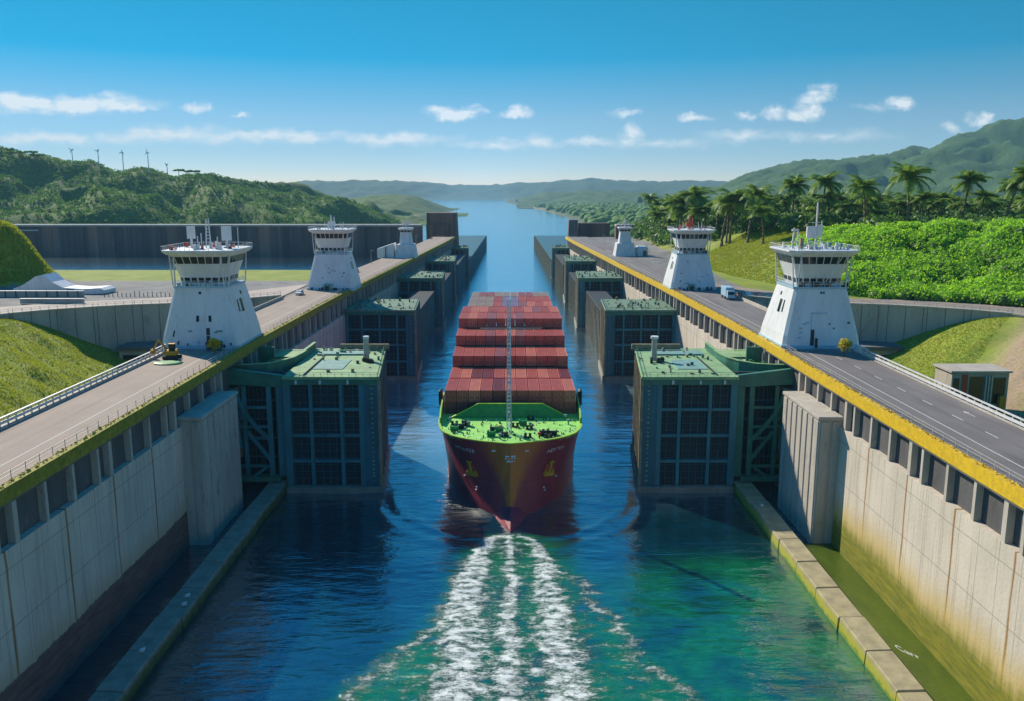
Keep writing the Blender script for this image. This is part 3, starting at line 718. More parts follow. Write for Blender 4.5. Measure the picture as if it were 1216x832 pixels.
# the hinge arm between the first gate and the quay
def arm(s):
    lr = 'left' if s < 0 else 'right'; X = lambda a: s * a
    root = empty('gate_arm', (X(51), 168, 0), f"green steel trussed hinge arm joining the nearest {lr} gate to the quay", 'gate arm', 'hinge arms of the nearest gates')
    y = 166.6
    MB().hexa([(X(45.6), y, 21.6), (X(57.5), y, 22.3), (X(57.5), y+1.2, 22.3), (X(45.6), y+1.2, 21.6), (X(45.6), y, 24.1), (X(57.5), y, 25.6), (X(57.5), y+1.2, 25.6), (X(45.6), y+1.2, 24.1)]).build('top_girder', M['gate_green'], root, .06)
    for a, w in ((45.6, 1.5), (48.1, 1.0), (53.2, .8)):
        MB().box(X(a), X(a+w), y+.15, y+1.0, 3.0, 21.9).build('post', M['gate_green'] if s > 0 else M['gate_frame'], root, .05)
    mt = M['gate_green'] if s > 0 else M['gate_frame']
    b1 = MB(); pts = [(55.2, 21.5), (54.5, 18.5), (53.0, 15.6), (51.2, 13.2), (48.9, 10.8)]
    for p, r_ in zip(pts, pts[1:]): b1.bar((X(p[0]), y+.3, p[1]), (X(r_[0]), y+.3, r_[1]), .55, .8)
    b1.build('curved_brace', mt, root)
    MB().bar((X(53.2), y+.3, 12.5), (X(48.9), y+.3, 6.6), .5, .75).build('brace', mt, root)
    MB().bar((X(54.5), y+.3, 9), (X(55.5), y+.3, 15.0), .5, .5).build('brace', mt, root)
    for z, x1 in ((17.4, 53.4), (13.4, 55.4), (11.0, 53), (5.1, 55.4)):
        MB().box(X(48.5), X(x1), y+.4, y+.9, z-.28, z+.28).build('cross_tie', mt, root)
    MB().box(X(46.8), X(55.3), y-1.0, y+1.4, 2.2, 3.2).build('bottom_beam', M['gate_green'], root, .06)
    MB().bar((X(52), y-.4, 3.3), (X(49.6), y-.4, 5.0), .5).build('lower_brace', mt, root)
    MB().cyl((X(54.6), y+1.2, 15.8), (X(54.6), y+2.0, 15.8), 1.3, n=16).build('hinge_drum', mt, root)
    bk = MB().box(X(45.6), X(55.4), 170.5, 171.2, -4, 24.0)
    bk.build('recess_plate', M['gate_dark'], root)
    v = MB()
    for k in np.arange(46.3, 55.3, .9): v.box(X(k), X(k+.14), 170.2, 170.5, 1, 23.8)
    for z in (6, 10, 14, 18): v.box(X(45.7), X(55.3), 170.1, 170.2, z, z+.35)
    v.build('recess_rib', M['gate'], root)
    # walkway with curved parapet
    MB().prism([(X(45.6), 167.8), (X(57.5), 167.8), (X(57.5), 176), (X(45.6), 176)], 22.4, 22.9).build('walkway', M['gate_green'], root)
    MB().prism([(X(45.6), 188), (X(55.2), 188), (X(55.2), 196), (X(45.6), 196)], 23.2, 23.8).build('rear_walkway', M['gate_deck'], root)
    pts = [(45.6, 196), (45.6, 190), (45.75, 184), (46.4, 179), (48.0, 175), (50.4, 172.2), (53.6, 171.0), (57, 170.8)]
    MB().wallstrip([(X(a), b) for a, b in pts], 22.9, 25.4, .35).build('curved_parapet', M['gate_green'], root)
    MB().wallstrip([(X(a), b) for a, b in pts], 25.402, 25.55, .7).build('parapet_cap', M['gate_deck'], root)
    MB().box(X(52.0), X(55.4), 184.5, 185.1, 22.5, 26.4).build('end_screen', M['gate_green'], root)
    rg = random.Random(3); eq = MB()
    for k in range(16): xx = rg.uniform(49, 55); yy_ = rg.uniform(174, 184); eq.box(X(xx), X(xx)+.5, yy_, yy_+.6, 22.9, 23.4 + rg.random()*1.2)
    MB().prism([(X(46.2), 176.1), (X(55.3), 176.1), (X(55.3), 188), (X(46.2), 188)], 21.4, 22.0).build('well_floor', M['black'], root)
    eq.build('machinery', M['ship_green'], root)
for s in (-1, 1): arm(s)

# long dark approach piers beyond the last gates, end blocks, dark retaining walls
q = NM('streaked_dark_wall'); n = q.noise(.09, 5, (1, 1, .03)); n2 = q.noise(.5, 4, (1, 1, .06)); X_, Y_, Z_ = q.xyz()[:3]
col = q.ramp(n, [(.3, (.045,.04,.05)), (.5, (.12,.075,.07)), (.68, (.30,.16,.11))])
col = q.mix(q.math('MULTIPLY', q.mr(n2, .55, .75), .5), col, (.28,.22,.18)); q.color(col); q.set(Roughness=.9); M['streak'] = q.m
for s in (-1, 1):
    lr = 'left' if s < 0 else 'right'
    ap = empty('approach_pier', (s*50, 800, 0), f"long dark low pier past the farthest gate on the {lr} side of the channel", 'pier', 'approach piers')
    MB().hexa([(s*29.2, 612.5, -5), (s*74, 612.5, -5), (s*74, 955, -5), (s*26.5, 955, -5), (s*29.2, 612.5, 12.0), (s*74, 612.5, 12.0), (s*74, 955, 12.0), (s*26.5, 955, 12.0)]).build('pier_body', M['gate'], ap)
    fd = MB()
    for k in range(34): y = 618 + k*10; xx = np.interp(y, [612, 955], [29.2, 26.5]); fd.box(s*(xx-.5), s*(xx+.3), y, y+1.4, -2, 12.4)
    fd.build('fender', M['timber'] if s > 0 else M['gate_frame'], ap)
    fd = MB()
    for k in range(12): fd.box(s*(27 + k*3.8), s*(27.5 + k*3.8), 954.9, 955.4, 0, 12.3)
    fd.build('end_post', M['gate_frame'], ap)
    eb = empty('end_block', (s*50, 645, 28), f"tall dark concrete block at the canal end of the {lr} dark wall", 'concrete block', 'end blocks of the dark walls')
    if s < 0:
        MB().hexa([(-62, 636, 0), (-38, 636, 0), (-38.4, 660, 0), (-62, 660, 0), (-61.8, 636.5, 44.6), (-40.2, 636.5, 44.6), (-40.4, 660, 44.6), (-61.8, 660, 44.6)]).build('block', M['streak'], eb, .3)
        MB().box(-62, -45, 634.8, 636.2, 10, 36.5).build('lower_screen', M['streak'], eb, .2)
    else:
        MB().hexa([(41.5, 636, 0), (51, 636, 0), (51, 650, 0), (41.5, 650, 0), (43.5, 637, 39.5), (50, 637, 39.5), (50, 650, 39.5), (43.5, 650, 39.5)]).build('block', M['conc_dark'], eb, .3)
        MB().box(51.1, 74, 640, 652, 0, 37).build('lower_screen', M['streak'], eb, .2)
    x0, x1 = (560, 62.3) if s < 0 else (74.1, 230)
    dw = empty('dark_wall', (s*(x0+x1)/2, 604, 16), f"long dark rust streaked retaining wall across the land behind the {lr} towers", 'retaining wall', 'dark streaked walls')
    MB().box(s*x0, s*x1, 603, 612, 5, 36.2).build('wall', M['streak'], dw)
    MB().box(s*x0, s*x1, 602.0, 612.5, 36.203, 37.4).build('coping', M['conc'], dw)
    pl = MB(); 
    for xx in np.arange(min(x0, x1)+6, max(x0, x1), 11.0): pl.box(s*xx, s*(xx+1.0), 602.3, 603, 8, 36.2)
    pl.build('rib', M['streak'], dw)
    if s < 0:
        MB().box(-560, -330, 600.8, 602.2, 33.0, 33.9).build('ledge', M['conc'], dw)

# ------------------------------------------------------------------ control towers
def chrect(cx, cy, hx, hy, ch, z): 
    return [(cx-hx+ch, cy-hy, z), (cx+hx-ch, cy-hy, z), (cx+hx, cy-hy+ch, z), (cx+hx, cy+hy-ch, z), (cx+hx-ch, cy+hy, z), (cx-hx+ch, cy+hy, z), (cx-hx, cy+hy-ch, z), (cx-hx, cy-hy+ch, z)]
def lerp(a, b, t): return Vector(a) * (1-t) + Vector(b) * t
def panes(mb, a0, a1, b0, b1, n, t0, t1, gap=.14, off=.06):
    """n panes on the quad a0-a1 (bottom) b0-b1 (top), from height share t0 to t1"""
    a0, a1, b0, b1 = map(Vector, (a0, a1, b0, b1)); nn = (a1-a0).cross(b0-a0).normalized()
    for k in range(n):
        u0 = (k + gap/2) / n; u1 = (k + 1 - gap/2) / n
        pt = lambda u, t: lerp(lerp(a0, a1, u), lerp(b0, b1, u), t)
        P4 = [pt(u0, t0), pt(u1, t0), pt(u1, t1), pt(u0, t1)]
        mb.hexa([p - nn*.05 for p in P4] + [p + nn*off for p in P4])

def tower(s, cx, y0, bw, bd, z1, tw, td, zc, label, seed, equip, detail=True, k=1.0):
    rg = random.Random(seed); cx = s * cx; cy = y0 + bd/2
    root = empty('control_tower', (cx, cy, ZD), label, 'control tower', 'white control towers on the quays')
    z0 = ZD - .3
    b0 = chrect(cx, cy, bw/2, bd/2, .7, z0); b1 = chrect(cx, cy, tw/2, td/2, .6, z1)
    bm = chrect(cx, cy, bw/2*.83+tw/2*.17, bd/2*.83+td/2*.17, .7, z0 + (z1-z0)*.24)
    MB().loft([b0, bm, b1]).build('body', M['white'], root, .05)
    MB().loft([chrect(cx, cy, bw/2+.12, bd/2+.12, .7, z0), chrect(cx, cy, bw/2+.05, bd/2+.05, .7, z0+1.0)]).build('plinth', M['bluewhite'], root)
    # gallery parapet
    g0 = chrect(cx, cy, tw/2+.15, td/2+.15, .7, z1+.003); g1 = chrect(cx, cy, tw/2+.15, td/2+.15, .7, z1+.4*k)
    MB().loft([g0, g1]).build('gallery_deck', M['bluewhite'], root)
    # cab
    cw, cd = tw*.40, td*.40
    c0 = chrect(cx, cy, cw, cd, cw*.22, z1+.4*k); c1 = chrect(cx, cy, cw*1.08, cd*1.08, cw*.25, z1+(zc-z1)*.30); c2 = chrect(cx, cy, tw*.56, td*.56, cw*.32, zc-1.0*k)
    MB().loft([c0, c1, c2]).build('cab', M['white'], root, .04)
    gl = MB(); lo = MB()
    for i, npn in ((0, 6), (1, 1), (2, 4), (3, 1), (4, 5), (5, 1), (6, 4), (7, 1)):
        j = (i+1) % 8
        panes(gl, c1[i], c1[j], c2[i], c2[j], npn, .60, .92, .14 if npn > 1 else .3)
        panes(lo, c0[i], c0[j], c1[i], c1[j], max(1, npn-1), .35, .85, .25)
    wf = gl.build('window', M['glass'], root); lo.build('lower_window', M['glass'], root)
    # flaring struts and gallery rail
    for i in (0, 1, 2, 7, 3, 6):
        MB().bar(tuple(Vector(g1[i])), tuple(Vector(c2[i]) + Vector((0,0,.1))), .22*k).build('strut', M['white2'], root)
    rl = MB()
    for i in range(8):
        j = (i+1) % 8; p, r_ = Vector(g1[i]), Vector(g1[j]); n = max(1, int((r_-p).length/1.0))
        for q_ in range(n): c_ = p.lerp(r_, q_/n); rl.bar(c_, c_+Vector((0,0,1.05*k)), .07)
        for hh in (.5, 1.05): rl.bar(p+Vector((0,0,hh*k)), r_+Vector((0,0,hh*k)), .07)
    rl.build('gallery_railing', M['white2'], root)
    # gear on the gallery
    gm = MB()
    for _ in range(12):
        a = rg.uniform(-tw/2+.5, tw/2-.8); gm.box(cx+a, cx+a+rg.uniform(.3, .9), cy-td/2-.05, cy-td/2+.45, z1+.4*k, z1+.4*k+rg.uniform(.4, 1.2)*k)
    gm.build('gallery_gear', M['bluewhite'] if seed % 2 else M['black'], root)
    # roof
    r0 = chrect(cx, cy, tw*.60, td*.60, cw*.34, zc-1.0*k+.003); r1 = chrect(cx, cy, tw*.66, td*.66, cw*.36, zc-.35*k); r2 = chrect(cx, cy, tw*.66, td*.66, cw*.36, zc)
    MB().loft([r0, r1, r2]).build('roof', M['white'], root, .05)
    rr2 = MB()
    for i in range(8):
        j = (i+1) % 8; p, r_ = Vector(r2[i]), Vector(r2[j]); n = max(1, int((r_-p).length/.9))
        for q_ in range(n): c_ = p.lerp(r_, q_/n); rr2.bar(c_, c_+Vector((0,0,.8*k)), .06)
        rr2.bar(p+Vector((0,0,.8*k)), r_+Vector((0,0,.8*k)), .07)
    rr2.build('roof_railing', M['white2'], root)
    rj = MB(); rj2 = MB()
    for _ in range(26 if detail else 12):
        a = rg.uniform(-tw*.55, tw*.5); b_ = rg.uniform(-td*.55, td*.45); (rj if rg.random() < .6 else rj2).box(cx+a, cx+a+rg.uniform(.2, .7), cy+b_, cy+b_+.5, zc+.003, zc+rg.uniform(.3, 1.3)*k)
    rj.build('roof_unit', M['white2'], root); rj2.build('roof_vent', M['rustred'] if equip in ('left', 'red') else M['gate_pale'], root)
    # antennas
    H = 5.6*k
    if equip == 'left':
        MB().box(cx-.31*tw-.8, cx-.31*tw+.8, cy-.3, cy+.3, zc+2.0, zc+4.6).build('radar_panel', M['white'], root)
        MB().bar((cx-.31*tw, cy, zc), (cx-.31*tw, cy, zc+2.1), .35).build('radar_leg', M['white2'], root)
        MB().box(cx+.36*tw-1.0, cx+.36*tw+1.0, cy-.3, cy+.3, zc+1.6, zc+4.6).build('radar_panel', M['white'], root)
        MB().bar((cx+.36*tw, cy, zc), (cx+.36*tw, cy, zc+1.7), .35).build('radar_leg', M['white2'], root)
        am = MB()
        for dx in (-.5, .5): am.bar((cx+.1+dx, cy, zc), (cx+.1+dx*.5, cy, zc+H+.6), .22)
        for t in np.arange(.6, H, .7): am.bar((cx-.4, cy, zc+t), (cx+.6, cy, zc+t), .14)
        am.build('mast', M['white2'], root)
        am = MB()
        for dx, hh in ((-2.0, 2.6), (2.2, 2.4), (6.6, 4.4), (-1.2, 3.2)): am.bar((cx+dx, cy-.5, zc), (cx+dx, cy-.5, zc+hh), .16)
        am.build('antenna', M['white2'], root)
    elif equip == 'right':
        MB().bar((cx+.4, cy, zc), (cx+.4, cy, zc+9.6), .28).build('mast', M['white2'], root)
        am = MB().box(cx-1.6, cx+.2, cy-.3, cy+.3, zc+2.2, zc+4.6); am.box(cx+.6, cx+1.6, cy-.3, cy+.3, zc+2.6, zc+4.9)
        for t in np.arange(.6, 6, .8): am.bar((cx-1.3, cy, zc+t), (cx+1.6, cy, zc+t), .12)
        am.bar((cx-1.2, cy, zc), (cx-1.2, cy, zc+4.4), .16); am.bar((cx+1.5, cy, zc), (cx+1.5, cy, zc+5.8), .14)
        am.build('radar_panel', M['white2'], root)
        am = MB(); am.bar((cx-.33*tw-.9, cy, zc), (cx-.33*tw-.6, cy, zc+4.3), .3); am.box(cx-.33*tw-1.1, cx-.33*tw+.3, cy-.3, cy+.3, zc+1.2, zc+1.5); am.box(cx-.33*tw-1.1, cx-.33*tw+.2, cy-.3, cy+.3, zc+3.6, zc+4.0)
        am.bar((cx-.33*tw+.2, cy, zc), (cx-.33*tw+.2, cy, zc+4.0), .25)
        am.build('antenna_frame', M['white2'], root)
        MB().box(cx-2.9, cx-2.2, cy-.4, cy+.4, zc, zc+2.1).build('chimney', M['timber'], root)
        cb = MB(); pts = [Vector(r0[1]) + Vector((-1.5, -.2, 0)), Vector((cx+1.8, cy-td*.56, z1+3.6)), Vector((cx+.6, cy-td*.55, z1+1.6))]
        for p, r_ in zip(pts, pts[1:]): cb.bar(p, r_, .14)
        cb.build('drain_pipe', M['white2'], root)
    else:
        am = MB(); am.bar((cx-.6, cy, zc), (cx-.5, cy, zc+H*.8), .45); am.bar((cx+.6, cy, zc), (cx+.5, cy, zc+H*.7), .35)
        am.box(cx-1.6, cx+.9, cy-.3, cy+.3, zc+1.0, zc+2.4)
        am.build('mast', M['rustred'] if equip == 'red' else M['white2'], root)
        am = MB(); 
        for dx in (-2.6, 2.5, 3.6): am.bar((cx+dx, cy, zc), (cx+dx, cy, zc+2.3), .16)
        am.build('antenna', M['white2'], root)
    # openings on the front face
    fp = lambda u, t: lerp(lerp(b0[0], b0[1], u), lerp(b1[0], b1[1], u), t)
    def front_panel(u0, u1, t0, t1, name, mat, off=.07):
        lowr = [fp(u0, t0), fp(u1, t0), fp(u1, t1), fp(u0, t1)]
        # follow the kinked face: take y from body rings
        def yo(p):
            h_ = (p.z - z0) / (z1 - z0); f_ = min(1, h_/.24)
            yb = b0[0][1] + (bm[0][1]-b0[0][1])*f_ if h_ < .24 else bm[0][1] + (b1[0][1]-bm[0][1])*(h_-.24)/.76
            return Vector((p.x, yb, p.z))
        lowr = [yo(p) for p in lowr]
        m_ = MB(); m_.hexa([p + Vector((0, .1, 0)) for p in lowr] + [p + Vector((0, -off, 0)) for p in lowr]); return m_.build(name, mat, root)
    if equip == 'left':
        d_ = front_panel(.60, .655, .04, .36, 'door', M['black']); front_panel(.61, .80, .02, .15, 'equipment_box', M['black'], .9)
        for u in (.44, .645): front_panel(u, u+.045, .46, .56, 'small_window', M['glass'])
        front_panel(.47, .52, .90, .94, 'wall_lamp', M['black']); front_panel(.1, .12, .22, .32, 'small_window', M['glass'])
        for _ in range(16): u = rg.uniform(.03, .95); t = rg.uniform(.03, .1); front_panel(u, u+rg.uniform(.01, .03), t, t+rg.uniform(.03, .07), 'meter_box', M['bluewhite'] if rg.random() < .5 else M['black'], .3)
        for (u, t) in ((.72, .28), (.76, .30), (.80, .3), (.33, .3)): front_panel(u, u+.05, t, t+.025, 'wall_bracket', M['gate_pale'], .2)
    elif equip == 'right':
        front_panel(.33, .385, .06, .34, 'door', M['black']); front_panel(.40, .43, .04, .2, 'meter_box', M['black'], .4)
        front_panel(.325, .335, .34, .62, 'wall_pipe', M['bluewhite'], .15); front_panel(.335, .6, .60, .615, 'wall_pipe', M['bluewhite'], .15)
        for (u, t) in ((.62, .42), (.68, .35), (.92, .44), (.94, .44)): front_panel(u, u+.018, t, t+.025, 'wall_hook', M['black'], .15)
        front_panel(.48, .52, .92, .955, 'wall_lamp', M['black']); front_panel(.535, .565, .92, .955, 'wall_lamp', M['black'])
        for (u, t) in ((.14, .2), (.15, .28), (.14, .35), (.2, .42), (.24, .44)): front_panel(u, u+.05, t, t+.025, 'wall_bracket', M['bluewhite'], .2)
    else:
        for _ in range(9): u = rg.uniform(.1, .9); t = rg.uniform(.15, .8); front_panel(u, u+.03, t, t+.025, 'wall_hook', M['black'], .1)
        for _ in range(16): u = rg.uniform(.03, .93); front_panel(u, u+rg.uniform(.02, .05), .0, rg.uniform(.05, .12), 'meter_box', M['black'], .5)
        front_panel(.36, .52, .02, .2, 'porch', M['gate_pale'], 1.2); front_panel(.39, .49, .02, .15, 'door', M['black'], 1.25)
    # openings in the side that faces the channel
    def sp(u, t):
        i, j = (7, 6) if s > 0 else (2, 3); R_ = [b0, bm, b1]; h_ = t
        lo_, hi_, f_ = (b0, bm, h_/.24) if h_ < .24 else (bm, b1, (h_-.24)/.76)
        return lerp(lerp(lo_[i], lo_[j], u), lerp(hi_[i], hi_[j], u), f_)
    for (u, t, du, dt) in ((.28, .58, .05, .2), (.42, .56, .11, .22), (.55, .84, .07, .06)):
        P4 = [sp(u, t), sp(u+du, t), sp(u+du, t+dt), sp(u, t+dt)]; m_ = MB(); m_.hexa([p + Vector((s*.1, 0, 0)) for p in P4] + [p - Vector((s*.07, 0, 0)) for p in P4]); m_.build('side_window', M['glass'], root)
    return root
tower(-1, 64.2, 173.5, 16.4, 17.5, 40.4, 11.2, 12.5, 48.2, 'largest white control tower on the left quay with two square panels on its roof', 1, 'left')
tower(1, 64.4, 173.5, 16.4, 17.5, 40.2, 11.0, 12.5, 48.2, 'largest white control tower on the right quay with a tall thin mast', 2, 'right')
tower(-1, 59.6, 281, 15.6, 16, 39.5, 10.6, 11, 47.8, 'middle white control tower on the left quay, pale blunt cone with window band', 3, 'mid', False)
tower(1, 60.6, 281, 15.2, 16, 39.5, 10.4, 11, 47.6, 'middle white control tower on the right quay with red roof equipment', 4, 'red', False)

def far_tower(s, cx, y0, label):
    cx *= s
    r = empty('control_tower', (cx, y0+6, ZD), label, 'control tower', 'white control towers on the quays')
    MB().loft([chrect(cx, y0+6, 5.2, 6, .5, ZD-.2), chrect(cx, y0+6, 4.2, 5, .5, 34.5)]).build('body', M['white'], r, .05)
    MB().loft([chrect(cx, y0+6, 3.1, 3.6, .4, 34.5), chrect(cx, y0+6, 2.5, 3, .4, 39.8), chrect(cx, y0+6, 3.2, 3.6, .6, 41.8)]).build('cab', M['white'], r, .05)
    w = MB(); a = chrect(cx, y0+6, 2.5, 3, .4, 39.8); b = chrect(cx, y0+6, 3.2, 3.6, .6, 41.8)
    for i in range(8): panes(w, a[i], a[(i+1) % 8], b[i], b[(i+1) % 8], 3 if i % 2 == 0 else 1, .3, .8)
    w.build('window', M['glass'], r)
    MB().loft([chrect(cx, y0+6, 3.5, 3.9, .6, 41.803), chrect(cx, y0+6, 3.5, 3.9, .6, 42.4)]).build('roof', M['white'], r, .05)
    am = MB().bar((cx, y0+6, 42.4), (cx, y0+6, 47.2), .5); am.box(cx-1.2, cx+1.2, y0+5.6, y0+6.4, 43.8, 44.6); am.bar((cx-1.6, y0+6, 42.4), (cx-1.6, y0+6, 44.8), .25); am.bar((cx+1.9, y0+6, 42.4), (cx+1.9, y0+6, 45), .25)
    am.build('mast', M['white2'], r)
    an = empty('annex_building', (cx + s*9, y0+6, ZD), f"low white annex building beside the farthest {'left' if s<0 else 'right'} tower", 'building', 'annex buildings')
    if s < 0:
        MB().hexa([(cx-14, y0+2, ZD-.2), (cx-5.5, y0, ZD-.2), (cx-5.5, y0+9, ZD-.2), (cx-14, y0+9, ZD-.2), (cx-14, y0+2, 32.3), (cx-5.5, y0, 35.2), (cx-5.5, y0+9, 35.2), (cx-14, y0+9, 32.3)]).build('wall', M['white'], an, .06)
        MB().box(cx-9.8, cx-9.5, y0+.2, y0+1.2, ZD, 33.5).build('drain_pipe', M['conc_dark'], an)
    else:
        MB().loft([chrect(cx+8.6, y0+5, 2.9, 4, .9, ZD-.2), chrect(cx+8.6, y0+5, 2.9, 4, .9, 32.0), chrect(cx+8.6, y0+5, 2.0, 3, .6, 32.9)]).build('wall', M['white'], an, .06)
        MB().box(cx+8.8, cx+10.6, y0+.85, y0+1.0, ZD, 30.8).build('door', M['conc_dark'], an)
far_tower(-1, 51.6, 420, 'farthest and smallest white tower on the left quay with a sloping annex')
far_tower(1, 58.0, 430, 'farthest and smallest white tower on the right quay')

# ------------------------------------------------------------------ ship
ship = empty('container_ship', (0, 220, 0), 'maroon container ship with a bright green foredeck heading straight at the camera', 'ship')
ZK = 13.0
SL = 300.0
def stem(z): return 150.8 + 5.8 * (max(z, 0) / ZK) ** .8
def halfb(y, z):
    t = max(z, 0) / ZK; lam = 11.5 - 7.7 * t ** 1.3
    d = y - stem(z)
    if d <= 0: return 0.0
    w = 15.0 * (1 - math.exp(-d / lam)) 
    if y > SL - 22: w *= 1 - .22 * ((y - SL + 22) / 22) ** 2
    return w
zs = [-3, -1, 0, 1.5, 3, 5, 7, 9, 11, 12, ZK]
ds = [0, .12, .35, .7, 1.2, 1.9, 2.8, 4, 5.5, 7.5, 10, 13, 17, 22, 30, 45, 70, 100, 125, 147]
m = MB(); rings = []
ny = len(ds)
for z in zs:
    st_ = stem(z)
    for sgn in (-1, 1):
        for d in ds:
            y = st_ + d * (SL - st_) / 147.0 if d > 40 else st_ + d
            rings.append((sgn * halfb(y, z), y, z))
fs = []
for i in range(len(zs) - 1):
    for g_ in (0, 1):
        for k in range(ny - 1):
            a = (i*2+g_)*ny + k; b = a + 1; c = ((i+1)*2+g_)*ny + k + 1; d_ = c - 1; fs.append((a, b, c, d_))
    a = (i*2)*ny + ny-1; b = (i*2+1)*ny + ny-1; fs.append((a, b, b+2*ny, a+2*ny))
m.add(rings, fs)
q = NM('hull_paint'); X_, Y_, Z_ = q.xyz()[:3]
n = q.noise(.35, 5, (1, 1, .4)); n2 = q.noise(2, 4)
col = q.ramp(n, [(.3, (.22,.024,.048)), (.7, (.36,.046,.062))])
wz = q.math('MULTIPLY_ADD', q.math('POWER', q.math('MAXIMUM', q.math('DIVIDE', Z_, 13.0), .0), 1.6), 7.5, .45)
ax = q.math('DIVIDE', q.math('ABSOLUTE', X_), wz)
rust = q.math('SUBTRACT', 1.0, q.mr(q.math('ADD', ax, q.math('MULTIPLY', q.math('SUBTRACT', n, .5), .5)), .35, 1.15))  # orange-brown patch in the hull colour around the stem, wider towards the top
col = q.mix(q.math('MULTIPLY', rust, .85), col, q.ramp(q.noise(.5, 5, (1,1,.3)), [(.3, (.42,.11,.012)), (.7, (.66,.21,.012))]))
col = q.mix(q.math('MULTIPLY', q.mr(q.noise(1.2, 6, (1,1,.15), .7), .56, .75), .5), col, (.16,.05,.03))
zb = q.math('LESS_THAN', q.math('ABSOLUTE', q.math('SUBTRACT', Z_, 5.0)), .06); col = q.mix(q.math('MULTIPLY', zb, .5), col, (.25,.12,.14))
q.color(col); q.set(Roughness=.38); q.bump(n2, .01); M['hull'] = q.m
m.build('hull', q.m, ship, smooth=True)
# bulb
q = NM('bulb_paint'); n = q.noise(.8, 5); q.color(q.ramp(n, [(.3, (.20,.02,.05)), (.7, (.33,.035,.07))])); q.set(Roughness=.65)
rings = []
for y, w, zt in ((144.8, .05, .15), (145.6, .55, .5), (147, 1.2, .95), (149, 2.1, 1.5), (151.5, 2.9, 2.0), (154, 3.5, 2.4), (156.5, 3.8, 2.7), (160, 3.8, 2.7)):
    rings.append([(0, y, zt), (w*.55, y, zt*.62), (w, y, -.3), (w*.6, y, -3), (-w*.6, y, -3), (-w, y, -.3), (-w*.55, y, zt*.62)])
MB().loft(rings).build('bulbous_bow', q.m, ship, smooth=False)
# foredeck, bulwark lip
outl = [stem(ZK) + d for d in (.0, .12, .35, .7, 1.2, 1.9, 2.8, 4, 5.5, 7.5, 10, 13, 17, 22, 30)]
poly = [(-halfb(y, ZK)*.985, y+.15) for y in outl] ; poly2 = [(halfb(y, ZK)*.985, y+.15) for y in outl[1:]][::-1]
MB().prism(poly + poly2, ZK-.6, ZK-.3).build('foredeck', M['ship_deck'], ship)
MB().box(-14.6, 14.6, 186, SL-2, ZK-.6, ZK-.3).build('hatch_deck', M['gate_dark'], ship)
rim = MB()
for sgn in (-1, 1):
    for y0_, y1_ in zip(outl, outl[1:]):
        p = Vector((sgn*halfb(y0_, ZK), y0_, ZK)); r_ = Vector((sgn*halfb(y1_, ZK), y1_, ZK)); rim.bar(p, r_, .5, .22)
rim.build('rim', M['ship_rim'], ship)
bw = MB()
for sgn in (-1, 1):
    ys = [171, 173, 176, 180, 186]; 
    for y0_, y1_ in zip(ys, ys[1:]):
        a0_, a1_ = sgn*halfb(y0_, ZK), sgn*halfb(y1_, ZK); h0, h1 = 1.2 + (y0_-171)*.13, 1.2 + (y1_-171)*.13
        bw.hexa([(a0_, y0_, ZK), (a1_, y1_, ZK), (a1_-sgn*.3, y1_, ZK), (a0_-sgn*.3, y0_, ZK), (a0_, y0_, ZK+h0), (a1_, y1_, ZK+h1), (a1_-sgn*.3, y1_, ZK+h1), (a0_-sgn*.3, y0_, ZK+h0)])
bw.build('bulwark', M['ship_rim'], ship)
for sgn in (-1, 1):
    m = MB(); 
    pts = [(sgn*15.3, 183 + .9*math.cos(t), 15.2 + 2.4*math.sin(t)) for t in np.linspace(-1.3, 1.3, 7)]
    m.box(sgn*14.95, sgn*15.75, 182.2, 184.6, 13.8, 17.4); m.build('side_fender', M['black'], ship, .35)
# breakwater
MB().hexa([(-12.6, 176.5, ZK-.3), (12.6, 176.5, ZK-.3), (12.6, 176.9, ZK-.3), (-12.6, 176.9, ZK-.3), (-6.9, 177.3, 15.6), (6.9, 177.3, 15.6), (6.9, 177.7, 15.6), (-6.9, 177.7, 15.6)]).build('breakwater', M['ship_green'], ship, .04)
MB().bar((-6.9, 177.4, 15.65), (6.9, 177.4, 15.65), .5, .16).bar((-12.6, 176.6, ZK-.2), (-6.9, 177.4, 15.65), .5, .16).bar((12.6, 176.6, ZK-.2), (6.9, 177.4, 15.65), .5, .16).build('breakwater_trim', M['ship_rim'], ship)
rg = random.Random(12)
for i in range(26):
    y = rg.uniform(160.5, 175.3); w = halfb(y, ZK) - 1.8; x = rg.uniform(-w, w)
    if abs(x) < .8: x += 1.6
    kx = i % 3; m = MB()
    if kx == 0:   # twin bollard
        m.box(x-.8, x+.8, y-.25, y+.25, ZK-.3, ZK-.1); m.cyl((x-.45, y, ZK-.1), (x-.45, y, ZK+.6), .24, .3, 8); m.cyl((x+.45, y, ZK-.1), (x+.45, y, ZK+.6), .24, .3, 8); nm, mt = 'bollard', M['black']
    elif kx == 1: # winch
        m.box(x-.7, x+.7, y-.5, y+.5, ZK-.3, ZK); m.cyl((x-.65, y, ZK+.35), (x+.65, y, ZK+.35), .42, n=10); m.box(x-.85, x-.65, y-.5, y+.5, ZK, ZK+.9); m.box(x+.65, x+.85, y-.5, y+.5, ZK, ZK+.9); nm, mt = 'winch', (M['black'] if i % 2 else M['ship_green'])
    else:         # vent or locker
        m.cyl((x, y, ZK-.3), (x, y, ZK+.6), .18, n=8); m.cyl((x, y, ZK+.5), (x, y, ZK+.85), .42, .3, 10); nm, mt = 'mushroom_vent', (M['rustred'] if i % 4 == 0 else M['gate_pale'])
    m.build(nm, mt, ship)
m = MB()
